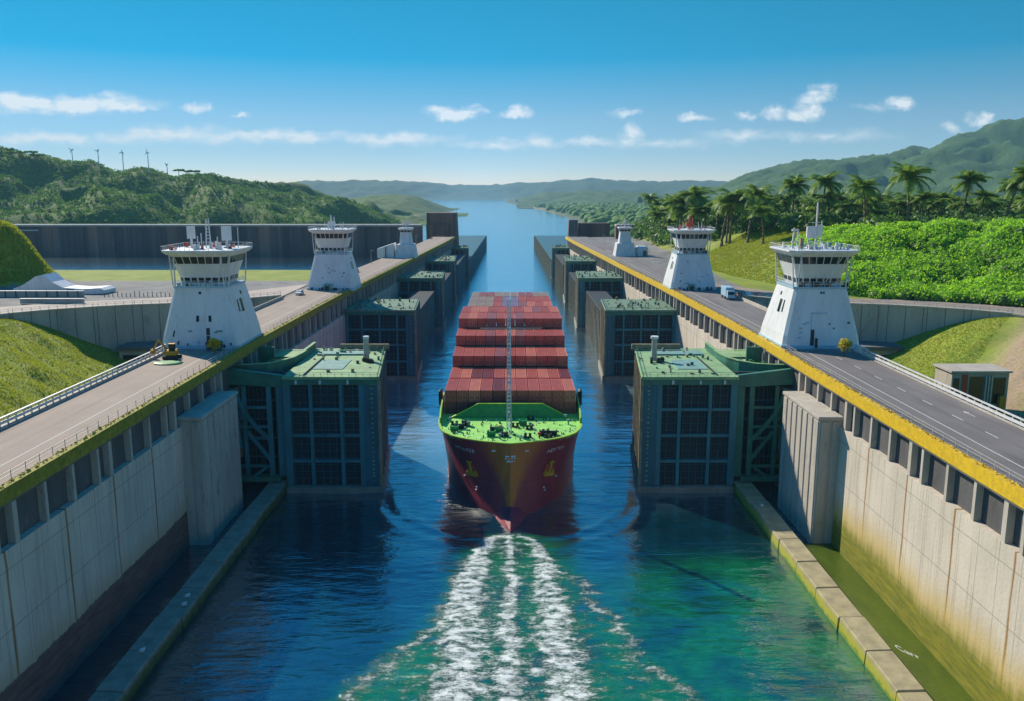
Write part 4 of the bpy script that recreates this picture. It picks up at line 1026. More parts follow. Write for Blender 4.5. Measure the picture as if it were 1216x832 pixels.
for _ in range(120):
    y = rg.uniform(159, 175.8); w = halfb(y, ZK) - .9; x = rg.uniform(-w, w); a = rg.uniform(.08, .28); m.box(x, x+a, y, y+a*1.6, ZK-.297, ZK-.3+rg.uniform(.1, .45))
m.build('deck_fitting', M['black'], ship)
m = MB()
for _ in range(70):
    y = rg.uniform(159, 175.8); w = halfb(y, ZK) - .9; x = rg.uniform(-w, w); a = rg.uniform(.08, .28); m.box(x, x+a, y, y+a*1.6, ZK-.297, ZK-.3+rg.uniform(.1, .35))
m.build('deck_pipe', M['white2'], ship)
# lattice foremast
m = MB(); x0_, y0_ = -.25, 165.0; zt = 39.5
for dx in (-.42, .42):
    for dy in (-.42, .42): m.bar((x0_+dx, y0_+dy, ZK-.3), (x0_+dx*.55, y0_+dy*.55, zt), .19)
k = 0
for z in np.arange(ZK, zt, .8):
    f_ = 1 - .45*(z-ZK)/(zt-ZK); a = .42*f_
    m.bar((x0_-a, y0_-a, z), (x0_+a, y0_-a, z), .09); m.bar((x0_-a, y0_-a, z), (x0_+a, y0_-a, z+.8), .07) if k % 2 else m.bar((x0_+a, y0_-a, z), (x0_-a, y0_-a, z+.8), .07)
    m.bar((x0_-a, y0_+a, z), (x0_+a, y0_+a, z), .08); k += 1
mast = m.build('foremast', M['white'], ship)
m = MB()
for _ in range(60):
    z = rg.uniform(ZK+.5, zt-1); dx = rg.uniform(-.45, .3); m.box(x0_+dx, x0_+dx+rg.uniform(.1, .3), y0_-.6, y0_-.4, z, z+rg.uniform(.1, .5))
m.build('mast_fitting', M['bluewhite'], mast)
# anchors
for sgn in (-1, 1):
    z = 7.0; y = 159.8; x = sgn*halfb(y, z)
    an = Vector((x, y, z)); nn = Vector((sgn*.62, -.78, .1)).normalized(); tt = Vector((nn.y, -nn.x, 0)) * (1 if sgn > 0 else -1); up = Vector((0, 0, 1))
    tt = nn.cross(up).normalized()
    m = MB(); c_ = an + nn*.15
    m.bar(c_ - tt*1.1 - up*.5, c_ + tt*1.1 + up*.5, .5, 1.7); m.build('anchor_recess', M['rustred'], ship)
    m = MB(); c_ = an + nn*.45; lean = tt * (.55 if sgn < 0 else -.55)
    m.bar(c_ + up*1.4 + lean, c_ - up*1.0 - lean*.6, .45, .45)
    m.bar(c_ - up*.95 - lean*.6 - tt*1.25 - up*.1, c_ - up*.95 - lean*.6 + tt*1.25 + up*.1, .8, .75); m.bar(c_ + up*1.3 + lean - tt*.55, c_ + up*1.3 + lean + tt*.55, .5, .4)
    for dd_ in (-1, 1): m.bar(c_ - up*.9 - lean*.6 + tt*dd_*1.05, c_ - up*.25 - lean*.3 + tt*dd_*.75, .5, .55)
    m.build('anchor', M['orange'], ship, .05)
    # name in white letters, illegible at this distance as in the view
    txt = 'MTINTER' if sgn < 0 else 'AERTEN'
    def onhull(u, v, sgn=sgn):
        # u along the hull outline, from the outside toward the stem on the left, reverse on the right
        z_ = 10.6 + v*.75
        sarc = 10.2 - u*sgn*-1*-1*1.0 if False else 10.3 + (-u if sgn < 0 else u)
        # walk along outline at z_
        y_ = stem(z_) + .05; acc_ = 0; px_, py_ = 0.0, stem(z_)
        while acc_ < sarc and y_ < 190:
            nx_ = halfb(y_, z_); acc_ += math.hypot(nx_-px_, y_-py_); px_, py_ = nx_, y_; y_ += .12
        nr = Vector((sgn*.75, -.66, -.1)).normalized()
        return Vector((sgn*px_, py_, z_)) + nr*.09
    text_mesh(txt, 1.35, 'hull_lettering', M['white2'], onhull, ship)
# bow mark
def onbow(u, v):
    z_ = 10.2 + v; y_ = stem(z_)
    while halfb(y_, z_) < abs(u): y_ += .01
    return Vector((u, y_ - .12, z_))
m = MB()
for (u0, u1, v0, v1) in ((-.95, -.2, .35, .55), (.15, .95, .35, .6), (-.95, -.75, -.1, .35), (.75, .95, -.1, .4), (-.7, .2, -.55, -.3), (.3, .8, -.5, -.35), (-.35, -.1, -.05, .1), (.2, .5, 0, .15)):
    c4 = [onbow(u0, v0), onbow(u1, v0), onbow(u1, v1), onbow(u0, v1)]; m.hexa([p + Vector((0, .1, 0)) for p in c4] + [p - Vector((0, .05, 0)) for p in c4])
m.build('bow_mark', M['white2'], ship)
m = MB()
for sgn in (-1, 1):
    for (y, z) in ((157.2, 11.3), ):
        x = sgn*halfb(y, z); m.box(x-.35, x+.35, y-.35, y-.02, z, z+.25)
    for (y, z) in ((162.2, 4.6), (158.6, 3.5), (158.7, 2.9)):
        x = sgn*halfb(y, z); m.box(x-.15, x+.15, y-.3, y+.05, z, z+.28)
m.build('draught_mark', M['white2'], ship)

# containers
CW, CH, CL = 2.44, 2.56, 12.1
def cont_mesh(mat):
    m = MB(); m.box(-CW/2+.04, CW/2-.04, .12, CL-.05, .05, CH-.06)
    for x in (-CW/2, CW/2-.16):
        m.box(x, x+.16, 0, .16, 0, CH); m.box(x, x+.16, CL-.16, CL, 0, CH); m.box(x, x+.12, .16, CL-.16, CH-.16, CH-.01); m.box(x, x+.12, .16, CL-.16, 0, .16)
    m.box(-CW/2+.16, CW/2-.16, 0, .12, CH-.14, CH); m.box(-CW/2+.16, CW/2-.16, 0, .12, 0, .14)
    for k in range(30): y = .3 + k*.39; m.box(-CW/2+.12, CW/2-.12, y, y+.2, CH-.06, CH-.025)
    for k in range(30):
        y = .3 + k*.39
        for sg in (-1, 1): m.box(sg*(CW/2-.04), sg*(CW/2-.01), y, y+.2, .16, CH-.16)
    o = m.build('shipping_container', mat); d = MB()
    d.box(-CW/2+.17, -.02, .06, .11, .15, CH-.15); d.box(.02, CW/2-.17, .06, .11, .15, CH-.15)
    do = d.build('door', mat, None); do.parent = o
    b = MB()
    for x in (-.85, -.3, .3, .85): b.bar((x, .02, .12), (x, .02, CH-.12), .05)
    for x in (-.6, .6): b.box(x-.2, x+.2, 0.0, .05, .9, 1.05)
    bo = b.build('locking_bar', M['black'], None); bo.parent = do
    return o
def cpaint(name, c): return worn(name, c, .45, var=.22, scale=.5, dirt=tuple(x*.62 for x in c))
cols_ = {'red': cpaint('container_red', (.60,.14,.105)), 'brick': cpaint('container_brick', (.54,.115,.09)), 'coral': cpaint('container_coral', (.74,.23,.15)),
         'dusky pink': cpaint('container_dusky', (.44,.15,.15)), 'lavender': cpaint('container_lavender', (.33,.26,.36)), 'beige': cpaint('container_beige', (.46,.33,.26)), 'maroon': cpaint('container_maroon', (.26,.05,.06))}
protos = {k: cont_mesh(v) for k, v in cols_.items()}
usedp = set()
bays = [(180, 2, 11), (193, 2, 11), (206, 3, 11), (219, 4, 11), (232, 5, 11), (245, 5, 11), (257.6, 5, 10), (270.2, 5, 10), (282.8, 5, 10)]
ords = ['first', 'second', 'third', 'fourth', 'fifth', 'sixth', 'seventh', 'eighth', 'ninth', 'tenth', 'eleventh']
bayn = ['front', 'second', 'third', 'fourth', 'fifth', 'sixth', 'seventh', 'eighth', 'rearmost']
rg = random.Random(31)
for bi_, (y, nt_, nr_) in enumerate(bays):
    prev = bays[bi_-1][1] if bi_ else 0
    pit = 28.5 / 11 if nr_ == 11 else 26.0 / 10
    for r in range(nr_):
        for t in range(nt_):
            outer = r in (0, nr_-1)
            if not (t == nt_-1 or t >= prev or outer): continue
            u = rg.random()
            cn = 'red' if u < .38 else 'brick' if u < .6 else 'coral' if u < .8 else 'dusky pink' if u < .92 else 'maroon'
            if t < nt_ - 1: cn = 'maroon' if u < .6 else 'brick'
            if bi_ in (6, 7) and r < 3: cn = 'beige'
            if bi_ in (6, 7) and r in (4, 5) : cn = 'lavender'
            if bi_ == 8: cn = 'beige' if rg.random() < .6 else 'dusky pink'
            p = protos[cn]
            if cn in usedp:
                o = p.copy(); C.objects.link(o)
                if t >= prev:
                    for ch in p.children:
                        d2 = ch.copy(); C.objects.link(d2); d2.parent = o
                        for g2 in ch.children: h2 = g2.copy(); C.objects.link(h2); h2.parent = d2
            else: o = p; usedp.add(cn)
            o.location = ((r - (nr_-1)/2) * pit, y + rg.uniform(-.05, .05), ZK - .25 + t * 2.62)
            tier = {0: 'bottom', 1: 'second', 2: 'third', 3: 'fourth', 4: 'fifth'}[t] if t < nt_-1 else 'top'
            tag(o, f"{cn} shipping container on the {tier} tier, {ords[r]} from left in the {bayn[bi_]} bay", 'shipping container', 'shipping containers stacked on the ship')
for k, p in protos.items():
    if k not in usedp:
        for ch in list(p.children):
            for g2 in list(ch.children): bpy.data.objects.remove(g2)
            bpy.data.objects.remove(ch)
        bpy.data.objects.remove(p)

# ------------------------------------------------------------------ hills
def hill(name, ridge, y0, yr, y1, zb, amp, wl, mat, step, xr, kind='structure', shape=1.0, relief=0):
    """ridge: list of (x, z) of the crest at distance yr"""
    xs = np.arange(xr[0], xr[1] + step, step); ys_ = np.arange(y0, y1 + step, step * 1.3); X, Y = np.meshgrid(xs, ys_)
    rz = np.interp(X, [p[0] for p in ridge], [p[1] for p in ridge])
    t = np.where(Y < yr, (Y - y0) / (yr - y0), (y1 - Y) / (y1 - yr)); t = np.clip(t, 0, 1)
    wob = fbm(X / (wl*5), Y / (wl*5), 3)
    prof = sm(t) * .55 + .45 * t ** shape
    Z = zb + (rz - zb) * np.clip(prof + wob * .28 * np.sin(np.pi * np.clip(t, 0, 1)), 0, 1.0)
    Z = Z + (rz - zb) * .10 * np.clip(fbm(X / (wl*2), Y / (wl*2.6), 3), -1, 1) * sm(t * 3)
    Z = Z - relief * np.abs(fbm((X + Y * .5) / (wl*4.5), (Y - X * .3) / (wl*7), 3)) * sm(t * 3) * (1 - .75 * sm((t - .8) / .2))
    Z = Z + amp * (fbm(X / wl * 2, Y / wl * 2, 4, .65)) * sm(t * 4)
    o = np_mesh(name, np.stack([X.ravel(), Y.ravel(), Z.ravel()], 1), grid_faces(len(xs), len(ys_)), mat, smooth=True, kind=kind)
    return X, Y, Z
def hillmat(name, lo, hi, sc):
    q = NM(name); n = q.noise(sc, 6, rough=.6); n2 = q.noise(sc * 8, 4); n3 = q.noise(sc*.3, 4)
    q.color(q.mix(.4, q.ramp(n, [(.35, lo), (.65, hi)]), q.ramp(n2, [(.35, lo), (.68, hi)]))); q.set(Roughness=.95)
    q.bump(n2, .9 / sc * .03, .9); return q.m
def at(px, py, D):   # world point on the pixel's ray at depth D along y
    d = pixdir(px, py); k = D / d[1]; return d[0] * k, D, 60 + d[2] * k
# left hill with turbines
YR = 1350
rl_ = [at(px, py, YR) for px, py in ((-400, 178), (-150, 176), (0, 176), (40, 182), (75, 192), (120, 196), (180, 199), (240, 207), (300, 213), (345, 219), (385, 226), (420, 240), (455, 256), (485, 268), (520, 278))]
m_hill = hillmat('hill_forest_floor', (.02,.075,.012), (.11,.19,.018), .03)
LX, LY, LZ = hill('hill', [(p[0], p[2]) for p in rl_], 640, YR, 2300, 4, 5, 30, m_hill, 8, (-1750, -110), shape=.8, relief=110)
# small hill by the river
YR2 = 2500
r2_ = [at(px, py, YR2) for px, py in ((330, 250), (400, 240), (440, 234), (470, 232), (492, 233), (505, 239), (520, 248), (530, 254))]
hill('hill', [(p[0], p[2]) for p in r2_], 1900, YR2, 3100, 2, 6, 35, hillmat('far_hill_forest', (.02,.07,.012), (.09,.16,.02), .02), 10, (-1150, -185))
# far range on the horizon
YR3 = 7600
r3_ = [at(px, py, YR3) for px, py in ((-500, 224), (100, 222), (340, 219), (372, 214), (400, 216), (450, 214), (480, 216), (540, 219), (590, 220), (640, 217), (690, 213), (730, 213), (780, 215), (856, 214), (930, 216), (1100, 214), (1700, 220))]
hill('hill', [(p[0], p[2]) for p in r3_], 6900, YR3, 8800, 0, 22, 120, hillmat('horizon_range_forest', (.02,.05,.02), (.06,.09,.03), .008), 35, (-8000, 8000))
# right mountain
YR4 = 3300
r4_ = [at(px, py, YR4) for px, py in ((800, 232), (856, 214), (900, 203), (945, 192), (985, 192), (1040, 180), (1080, 180), (1100, 172), (1130, 160), (1170, 150), (1216, 142), (1320, 128), (1500, 130), (1800, 160))]
hill('mountain', [(p[0], p[2]) for p in r4_], 1500, YR4, 4800, 2, 16, 60, hillmat('mountain_forest', (.012,.055,.012), (.06,.13,.02), .012), 14, (500, 4300), shape=.9, relief=190)
# low wooded land right of the river
YR5 = 4200
r5_ = [at(px, py, YR5) for px, py in ((606, 239), (620, 235), (650, 230), (690, 227), (730, 228), (790, 231), (840, 231), (900, 226), (1000, 220), (1300, 214))]
hill('hill', [(p[0], p[2]) for p in r5_], 3100, YR5, 5200, 1, 14, 70, hillmat('lowland_forest', (.015,.06,.014), (.065,.13,.02), .012), 16, (30, 3000))

# forest canopy: lumpy crowns made of leaf-sized faces scattered over the left hill
def ico(sub=1):
    import bmesh
    bm = bmesh.new(); bmesh.ops.create_icosphere(bm, subdivisions=sub, radius=1); V = np.array([v.co[:] for v in bm.verts]); F = np.array([[v.index for v in f.verts] for f in bm.faces]); bm.free(); return V, F
def scatter(name, pts, rad, mat, sub=2, seed=1, flat=.75, label=None, rough=.35):
    r = np.random.default_rng(seed); V, F = ico(sub); n = len(pts); K = 6
    vars_ = [V * (1 + rough * (r.random((len(V), 1)) - .4)) for _ in range(K)]
    allV = []; allF = []; off = 0
    for k in range(K):
        idx = np.arange(k, n, K); P_ = pts[idx]; rd_ = rad[idx]; th = r.random(len(idx)) * 6.28; c_, s_ = np.cos(th), np.sin(th); B = vars_[k]
        x = B[None, :, 0] * c_[:, None] - B[None, :, 1] * s_[:, None]; y = B[None, :, 0] * s_[:, None] + B[None, :, 1] * c_[:, None]; z = np.repeat(B[None, :, 2], len(idx), 0) * flat
        vv = np.stack([x, y, z], 2) * rd_[:, None, None] + P_[:, None, :]
        allV.append(vv.reshape(-1, 3)); allF.append((F[None] + (np.arange(len(idx)) * len(B))[:, None, None] + off).reshape(-1, 3)); off += len(idx) * len(B)
    o = np_mesh(name, np.concatenate(allV), np.concatenate(allF), mat, kind='stuff', smooth=True)
    if label: o['label'] = label
    return o
def leaf_clumps(name, centers, radii, nleaf, lsize, mat, seed, label=None, kind='stuff', parent=None, squash=.8):
    r = np.random.default_rng(seed); n = len(centers); tot = n * nleaf
    d = r.normal(size=(tot, 3)); d /= np.linalg.norm(d, axis=1)[:, None]; d[:, 2] = np.where(d[:, 2] < -.35, -d[:, 2], d[:, 2])
    rr_ = np.repeat(radii, nleaf) * (.72 + .34 * r.random(tot)); c_ = np.repeat(centers, nleaf, 0)
    p = c_ + d * rr_[:, None] * np.array([1, 1, squash])
    nrm_ = d + .7 * r.normal(size=(tot, 3)); nrm_ /= np.linalg.norm(nrm_, axis=1)[:, None]
    t = np.cross(nrm_, r.normal(size=(tot, 3))); t /= np.linalg.norm(t, axis=1)[:, None]; b = np.cross(nrm_, t)
    sz = lsize * (.5 + r.random(tot))[:, None]
    V = np.stack([p - t*sz, p - b*sz*.6, p + t*sz, p + b*sz*.6], 1).reshape(-1, 3); F = np.arange(tot*4).reshape(-1, 4)
    o = np_mesh(name, V, F, mat, parent=parent, kind=kind)
    if label: o['label'] = label
    return o

def sample_grid(X, Y, Z, n, r, cond):
    ii = r.integers(0, X.shape[0]-1, n*3); jj = r.integers(0, X.shape[1]-1, n*3); fx = r.random(n*3); fy = r.random(n*3)
    x = X[ii, jj] + (X[ii, jj+1]-X[ii, jj])*fx; y = Y[ii, jj] + (Y[ii+1, jj]-Y[ii, jj])*fy
    z = Z[ii, jj]*(1-fx)*(1-fy) + Z[ii, jj+1]*fx*(1-fy) + Z[ii+1, jj]*(1-fx)*fy + Z[ii+1, jj+1]*fx*fy
    ok = cond(x, y, z); return np.stack([x, y, z], 1)[ok][:n]
r0_ = np.random.default_rng(5)
pts = sample_grid(LX, LY, LZ, 26000, r0_, lambda x, y, z: (z > 12) & (y < 1440) & (x > -y * .75 - 60))
hr_ = 2.0 + 2.6 * r0_.random(len(pts)) ** 1.5
leaf_clumps('hill_forest', pts + np.array([0, 0, .6]), hr_, 16, 1.1, M['canopy'], 2, 'dense green forest canopy covering the left hill')

# ------------------------------------------------------------------ bushes: bank of shrubs on the right
r1_ = np.random.default_rng(11)
N_ = 2600; bx_ = 92 + 130 * r1_.random(N_ * 3); by_ = 225 + 105 * r1_.random(N_ * 3)
def sdist(x, y):   # distance past the outer edge of the plateau road
    pts_ = np.array(PATHO[1:], float); best = np.full(x.shape, 1e9); side = np.zeros(x.shape)
    for i in range(len(pts_) - 1):
        a = pts_[i]; b = pts_[i+1]; ab = b - a; t = np.clip(((x-a[0])*ab[0] + (y-a[1])*ab[1]) / (ab @ ab), 0, 1); dx = x - a[0] - t*ab[0]; dy = y - a[1] - t*ab[1]
        d = np.hypot(dx, dy); cr_ = ab[0]*dy - ab[1]*dx; upd = d < best; best = np.where(upd, d, best); side = np.where(upd, np.sign(cr_), side)
    return best * side
sd = sdist(bx_, by_); keep = (sd > 1.5) & (sd < 52) & (bx_ > 94 + (by_ - 255) * .12); bx_, by_, sd = bx_[keep][:N_], by_[keep][:N_], sd[keep][:N_]
bz_ = ground_h(bx_, by_); rad = 1.5 + 2.0 * r1_.random(len(bx_))
lump = (3.0 + 2.2 * sm((bx_ - 110) / 50)) * (fbm(bx_ / 11, by_ / 11, 4) + .35); bz_ = bz_ - 2.0 * sm((130 - bx_) / 30) + rad * .45 + np.clip(lump, 0, 5.5) * sm(sd / 8)
leaf_clumps('shrubbery', np.stack([bx_, by_, bz_], 1), rad, 150, .34, M['bush'], 3, 'dense bright green shrubbery covering the bank on the right')
# inner dark mass so the bank is not see-through
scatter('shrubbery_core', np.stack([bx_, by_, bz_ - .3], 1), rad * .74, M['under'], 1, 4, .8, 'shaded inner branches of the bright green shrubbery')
# undergrowth below the palms
N2 = 2600; ux = 84 + 250 * r1_.random(N2); uy = 300 + 320 * r1_.random(N2)
kk = (uy > 350 + np.clip(118 - ux, 0, 60) * 3.2) | ((uy > 318) & (ux > 135)); ux, uy = ux[kk], uy[kk]; uz = ground_h(ux, uy)
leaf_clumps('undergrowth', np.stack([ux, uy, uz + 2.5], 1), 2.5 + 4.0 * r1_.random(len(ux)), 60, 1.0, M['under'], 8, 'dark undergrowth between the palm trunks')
# shrubs along the right river bank and far lowland trees
N3 = 5500; fx_ = 50 + 1150 * r1_.random(N3); fy_ = 640 + 2700 * r1_.random(N3) ** 1.2
ok = (fx_ > bankR(fy_) + 16 + 30*r1_.random(N3)) & (fx_ < fy_ * .62 + 120) & (fbm(fx_/120, fy_/200, 2) > -.45); fx_, fy_ = fx_[ok], fy_[ok]
scatter('lowland_forest', np.stack([fx_, fy_, ground_h(fx_, fy_) + 3], 1), 6 + 7 * r1_.random(len(fx_)), M['canopy'], 1, 6, .85, 'low forest beyond the palms along the right river bank', .5)

# ------------------------------------------------------------------ palms
def palm_proto(idx, H, lean, nf, fl):
    r = random.Random(idx * 17 + 3)
    root = empty('palm_tree', (0, 0, 0)); tm = MB(); pts = []
    for k in range(9):
        t = k / 8; pts.append(Vector((lean * t * t * H * .22, .1 * math.sin(t * 3), H * t)))
    for k in range(8): r0k = .42 - .2 * k/8 + (.15 if k == 0 else 0); r1k = .42 - .2 * (k+1)/8; tm.cyl(pts[k], pts[k+1], r0k, r1k, 7)
    top = pts[-1]; tm.build('trunk', M['trunk'], root, smooth=True)
    V = []; F = []
    def quad(a, b, c, d): n_ = len(V); V.extend([a, b, c, d]); F.append((n_, n_+1, n_+2, n_+3))
    for f in range(nf):
        az = f * 2.399 + r.uniform(-.2, .2); up = r.uniform(-.3, 1.2) if f % 3 else r.uniform(.8, 1.45); L_ = fl * r.uniform(.8, 1.15)
        d = Vector((math.cos(az), math.sin(az), 0)); side = Vector((-d.y, d.x, 0)); prev = top.copy(); ang = up; n_ = 9; st_ = L_ / n_; ps = [prev.copy()]
        for k in range(n_):
            prev = prev + (d * math.cos(ang) + Vector((0,0,1)) * math.sin(ang)) * st_; ang -= (.135 + .05 * (k/ n_)) * r.uniform(.8, 1.2) + .02; ps.append(prev.copy())
        for k in range(n_):
            a, b = ps[k], ps[k+1]; quad(a - side*.07, b - side*.07, b + side*.07, a + side*.07)
            for u in (.0, .17, .33, .5, .67, .83):
                p = a.lerp(b, u); t = (k + u) / n_; ll = fl * .30 * math.sin(math.pi * min(1, .18 + t * .8)) ** .7 * r.uniform(.8, 1.15)
                dirv = (b - a).normalized()
                for sg in (-1, 1):
                    tip = p + (side * sg * .72 + dirv * .55 - Vector((0, 0, r.uniform(.15, .6)))).normalized() * ll
                    w = dirv * .13; quad(p - w, p + w, tip + w * .25, tip - w * .25)
    me_o = np_mesh('crown', np.array([v[:] for v in V]), np.array(F), M['palm'], parent=root)
    nuts = MB()
    for k in range(7): az = k * .9; c_ = top + Vector((math.cos(az)*.45, math.sin(az)*.45, -.45)); nuts.cyl(c_, c_ + Vector((0,0,-.42)), .2, .16, 6)
    nuts.build('coconut', M['mossy'], root)
    return root
pp = [palm_proto(0, 15, .5, 26, 6.4), palm_proto(1, 18, -.7, 24, 6.8), palm_proto(2, 13, .9, 28, 6.0), palm_proto(3, 16, -.2, 22, 7.0)]
used_p = set()
def place_palm(k, x, y, sc, rz, label, group):
    p = pp[k]
    if k in used_p:
        o = p.copy(); C.objects.link(o)
        for ch in p.children: c2 = ch.copy(); C.objects.link(c2); c2.parent = o
    else: o = p; used_p.add(k)
    o.location = (x, y, float(ground_h(np.array([x]), np.array([y]))[0]) - .2); o.scale = sc if isinstance(sc, tuple) else (sc*1.1, sc*1.1, sc); o.rotation_euler = (0, 0, rz)
    tag(o, label, 'palm tree', group)
def gpt(px, D): return (px - 606) / 1013.0 * (D * CP + 5), D
rg = random.Random(77)
fore = [(1073, 322, 1.35, 3, 'tall palm with a straight pale trunk rising from the green shrubbery'), (1024, 338, 1.2, 0, 'broad palm left of the tall straight palm above the shrubbery'),
 (1138, 345, 1.15, 1, 'palm with drooping fronds right of the tall straight palm'), (1187, 330, 1.35, 2, 'second palm from the right picture edge with raised fronds'), (1212, 318, 1.45, 0, 'palm cut by the right picture edge above the shrubbery'),
 (972, 372, 1.25, 3, 'palm directly behind the mast of the largest right tower'), (887, 372, 1.15, 1, 'palm with spreading fronds on the grassy slope right of the red topped tower'), (905, 352, 1.0, 2, 'short leaning palm low on the grassy slope behind the right road'),
 (938, 392, 1.25, 0, 'palm left of the mast of the largest right tower'), (862, 398, 1.1, 3, 'palm right above the red topped tower at the foot of the slope'), (800, 470, .95, 2, 'palm with hanging yellowish fronds left of the red topped tower'), (783, 520, 1.0, 0, 'leftmost palm of the grove, beside the dark wall')]
for i, (px, D, sc, k, lab) in enumerate(fore):
    x, y = gpt(px, D); place_palm(k, x, y, sc, rg.uniform(0, 6.28), lab, 'palms standing out in front of the grove')
placed = []; tries = 0
while len(placed) < 285 and tries < 8000:
    tries += 1; px = rg.uniform(775, 1300); D = 385 + 235 * rg.random() ** .8
    if px > 960: D = 352 + 200 * rg.random()
    x, y = gpt(px, D)
    if x < 88 or y > 600 and x < 100: continue
    if any((x-a)**2 + (y-b)**2 < 15 for a, b in placed): continue
    placed.append((x, y)); h_ = float(ground_h(np.array([x]), np.array([y]))[0])
    # the grove's skyline: about 240 px down at the left, lower toward the river
    d_ = y * CP; zt_ = 60 - (238 + rg.uniform(-4, 10) - 228) * CP * (y * CP + 5) / 1013.0
    sc = max(.6, min(1.35, (zt_ - h_) / 17.0)); place_palm(rg.randrange(4), x, y, (sc*1.3, sc*1.3, sc), rg.uniform(0, 6.28), 'one of the tightly packed palms of the dark grove behind', 'palms of the grove')

# ------------------------------------------------------------------ grass tufts on the slopes
r2g = np.random.default_rng(21)
def tufts(name, x, y, label, size=.32, seed=1):
    n = len(x); z = ground_h(x, y); V = []; r = np.random.default_rng(seed); parts = []
    for k in range(4):
        th = r.random(n) * 6.28; l = size * (.6 + r.random(n)); w = size * .22; dx, dy = np.cos(th), np.sin(th)
        ox = x + size*.5*(r.random(n)-.5); oy = y + size*.5*(r.random(n)-.5)
        parts.append(np.stack([np.stack([ox - dy*w, oy + dx*w, z-.03], 1), np.stack([ox + dy*w, oy - dx*w, z-.03], 1), np.stack([ox + dx*l*.5, oy + dy*l*.5, z + l], 1)], 1))
    V = np.concatenate(parts).reshape(-1, 3); o = np_mesh(name, V, np.arange(len(V)).reshape(-1, 3), M['tuft'], kind='stuff'); o['label'] = label
n_ = 60000; tx = 72 + 80 * r2g.random(n_); ty = 95 + 150 * r2g.random(n_); k_ = (ty < ypath(tx) - 1.5) & (fbm(tx / 4, ty / 4, 3) > -.8)
tufts('grass', -tx[k_], ty[k_], 'grass growing on the slope outside the left road', .30, 1)
tx = 72 + 80 * r2g.random(n_); ty = 120 + 125 * r2g.random(n_); dd = np.abs((tx - 106) * .55 + (ty - 176) * -.55 + 2); k_ = (ty < ypath(tx) - 1.5) & (dd > 9) & (fbm(tx / 4, ty / 4, 3) > -.7)
tufts('grass', tx[k_], ty[k_], 'grass growing on the slope outside the right road', .26, 2)
tx = 80 + 50 * r2g.random(30000); ty = 285 + 110 * r2g.random(30000); k_ = (sdist(tx, ty) > 3) & (ground_h(tx, ty) > 28.2) & (fbm(tx / 6, ty / 6, 3) > -.7)
tufts('grass', tx[k_], ty[k_], 'grass growing on the slope below the palms', .42, 3)
kx_ = -203 + 90 * (r2g.random(26000) - .5); ky_ = 305 + 80 * (r2g.random(26000) - .5); k_ = ground_h(kx_, ky_) > 29.5
tufts('grass', kx_[k_], ky_[k_], 'grass growing on the steep knoll at the left picture edge', .8, 4)

# ------------------------------------------------------------------ small things
# yellow flowering shrubs beside the towers
def shrub(x, y, z, r_, label):
    root = empty('flowering_shrub', (x, y, z), label, 'shrub', 'yellow shrubs beside the towers')
    t = MB().cyl((x, y, z), (x, y, z+r_), .12, .08, 7)
    for a in range(5): t.cyl((x, y, z+.3), (x + .7*r_*math.cos(a*1.26), y + .7*r_*math.sin(a*1.26), z+r_*1.1), .07, .03, 5)
    t.build('trunk', M['trunk'], root)
    r = np.random.default_rng(int(abs(x)*10)); d = r.normal(size=(14, 3)); d /= np.linalg.norm(d, axis=1)[:, None]
    cs = np.array([x, y, z + r_*1.05]) + d * r_ * .5 * r.random((14, 1)) ** .3; cs[:, 2] = np.maximum(cs[:, 2], z + r_*.45)
    leaf_clumps('blossom', cs, np.full(14, r_*.5), 70, .15, M['blossom'], 5, kind=None, parent=root)
    leaf_clumps('foliage', cs, np.full(14, r_*.45), 50, .15, M['bush'], 6, kind=None, parent=root)
shrub(-59.6, 169.0, 28, 1.7, 'round yellow flowering shrub at the foot of the largest left tower')
shrub(66.3, 166.5, 28, 1.85, 'round yellow flowering shrub in front of the largest right tower')

# yellow tracked machine at the left road edge
def machine(x, y, z):
    r = empty('yellow_excavator', (x, y, z), 'small yellow excavator parked at the end of the left guard rail', 'excavator')
    for dy in (-.9, .9): MB().box(x-1.6, x+1.6, y+dy-.28, y+dy+.28, z, z+.7).build('track', M['black'], r, .2)
    MB().box(x-1.4, x+1.0, y-.9, y+.9, z+.75, z+1.7).build('body', M['orange'], r, .12)
    MB().box(x-.3, x+.8, y-.9, y, z+1.7, z+2.8).build('cab', M['glass'], r, .08)
    MB().box(x-.38, x+.88, y-.98, y+.08, z+2.8, z+2.95).build('cab_roof', M['orange'], r)
    MB().bar((x-1.0, y+.3, z+1.6), (x-2.6, y+.3, z+3.5), .35).build('boom', M['orange'], r)
    MB().bar((x-2.6, y+.3, z+3.5), (x-3.7, y+.3, z+1.6), .28).build('dipper', M['orange'], r)
    MB().loft([[(x-4.3, y-.1, z+1.0), (x-3.4, y-.1, z+1.0), (x-3.4, y+.7, z+1.0), (x-4.3, y+.7, z+1.0)], [(x-4.1, y-.1, z+1.7), (x-3.5, y-.1, z+1.7), (x-3.5, y+.7, z+1.7), (x-4.1, y+.7, z+1.7)]]).build('bucket', M['orange'], r)
machine(-66.2, 164.0, 28)
o = MB().loft([[(-65.2 + 2.6*math.cos(t), 159.2 + 1.7*math.sin(t), z_) for t in np.linspace(0, 6.283, 18, endpoint=False)] for z_ in (28.0, 28.22)] + [[(-65.2 + 2.2*math.cos(t), 159.2 + 1.4*math.sin(t), 28.36) for t in np.linspace(0, 6.283, 18, endpoint=False)]]).build('planting_bed', M['ship_green'])
tag(o, 'low green oval bed on the left road in front of the yellow excavator', 'planting bed')

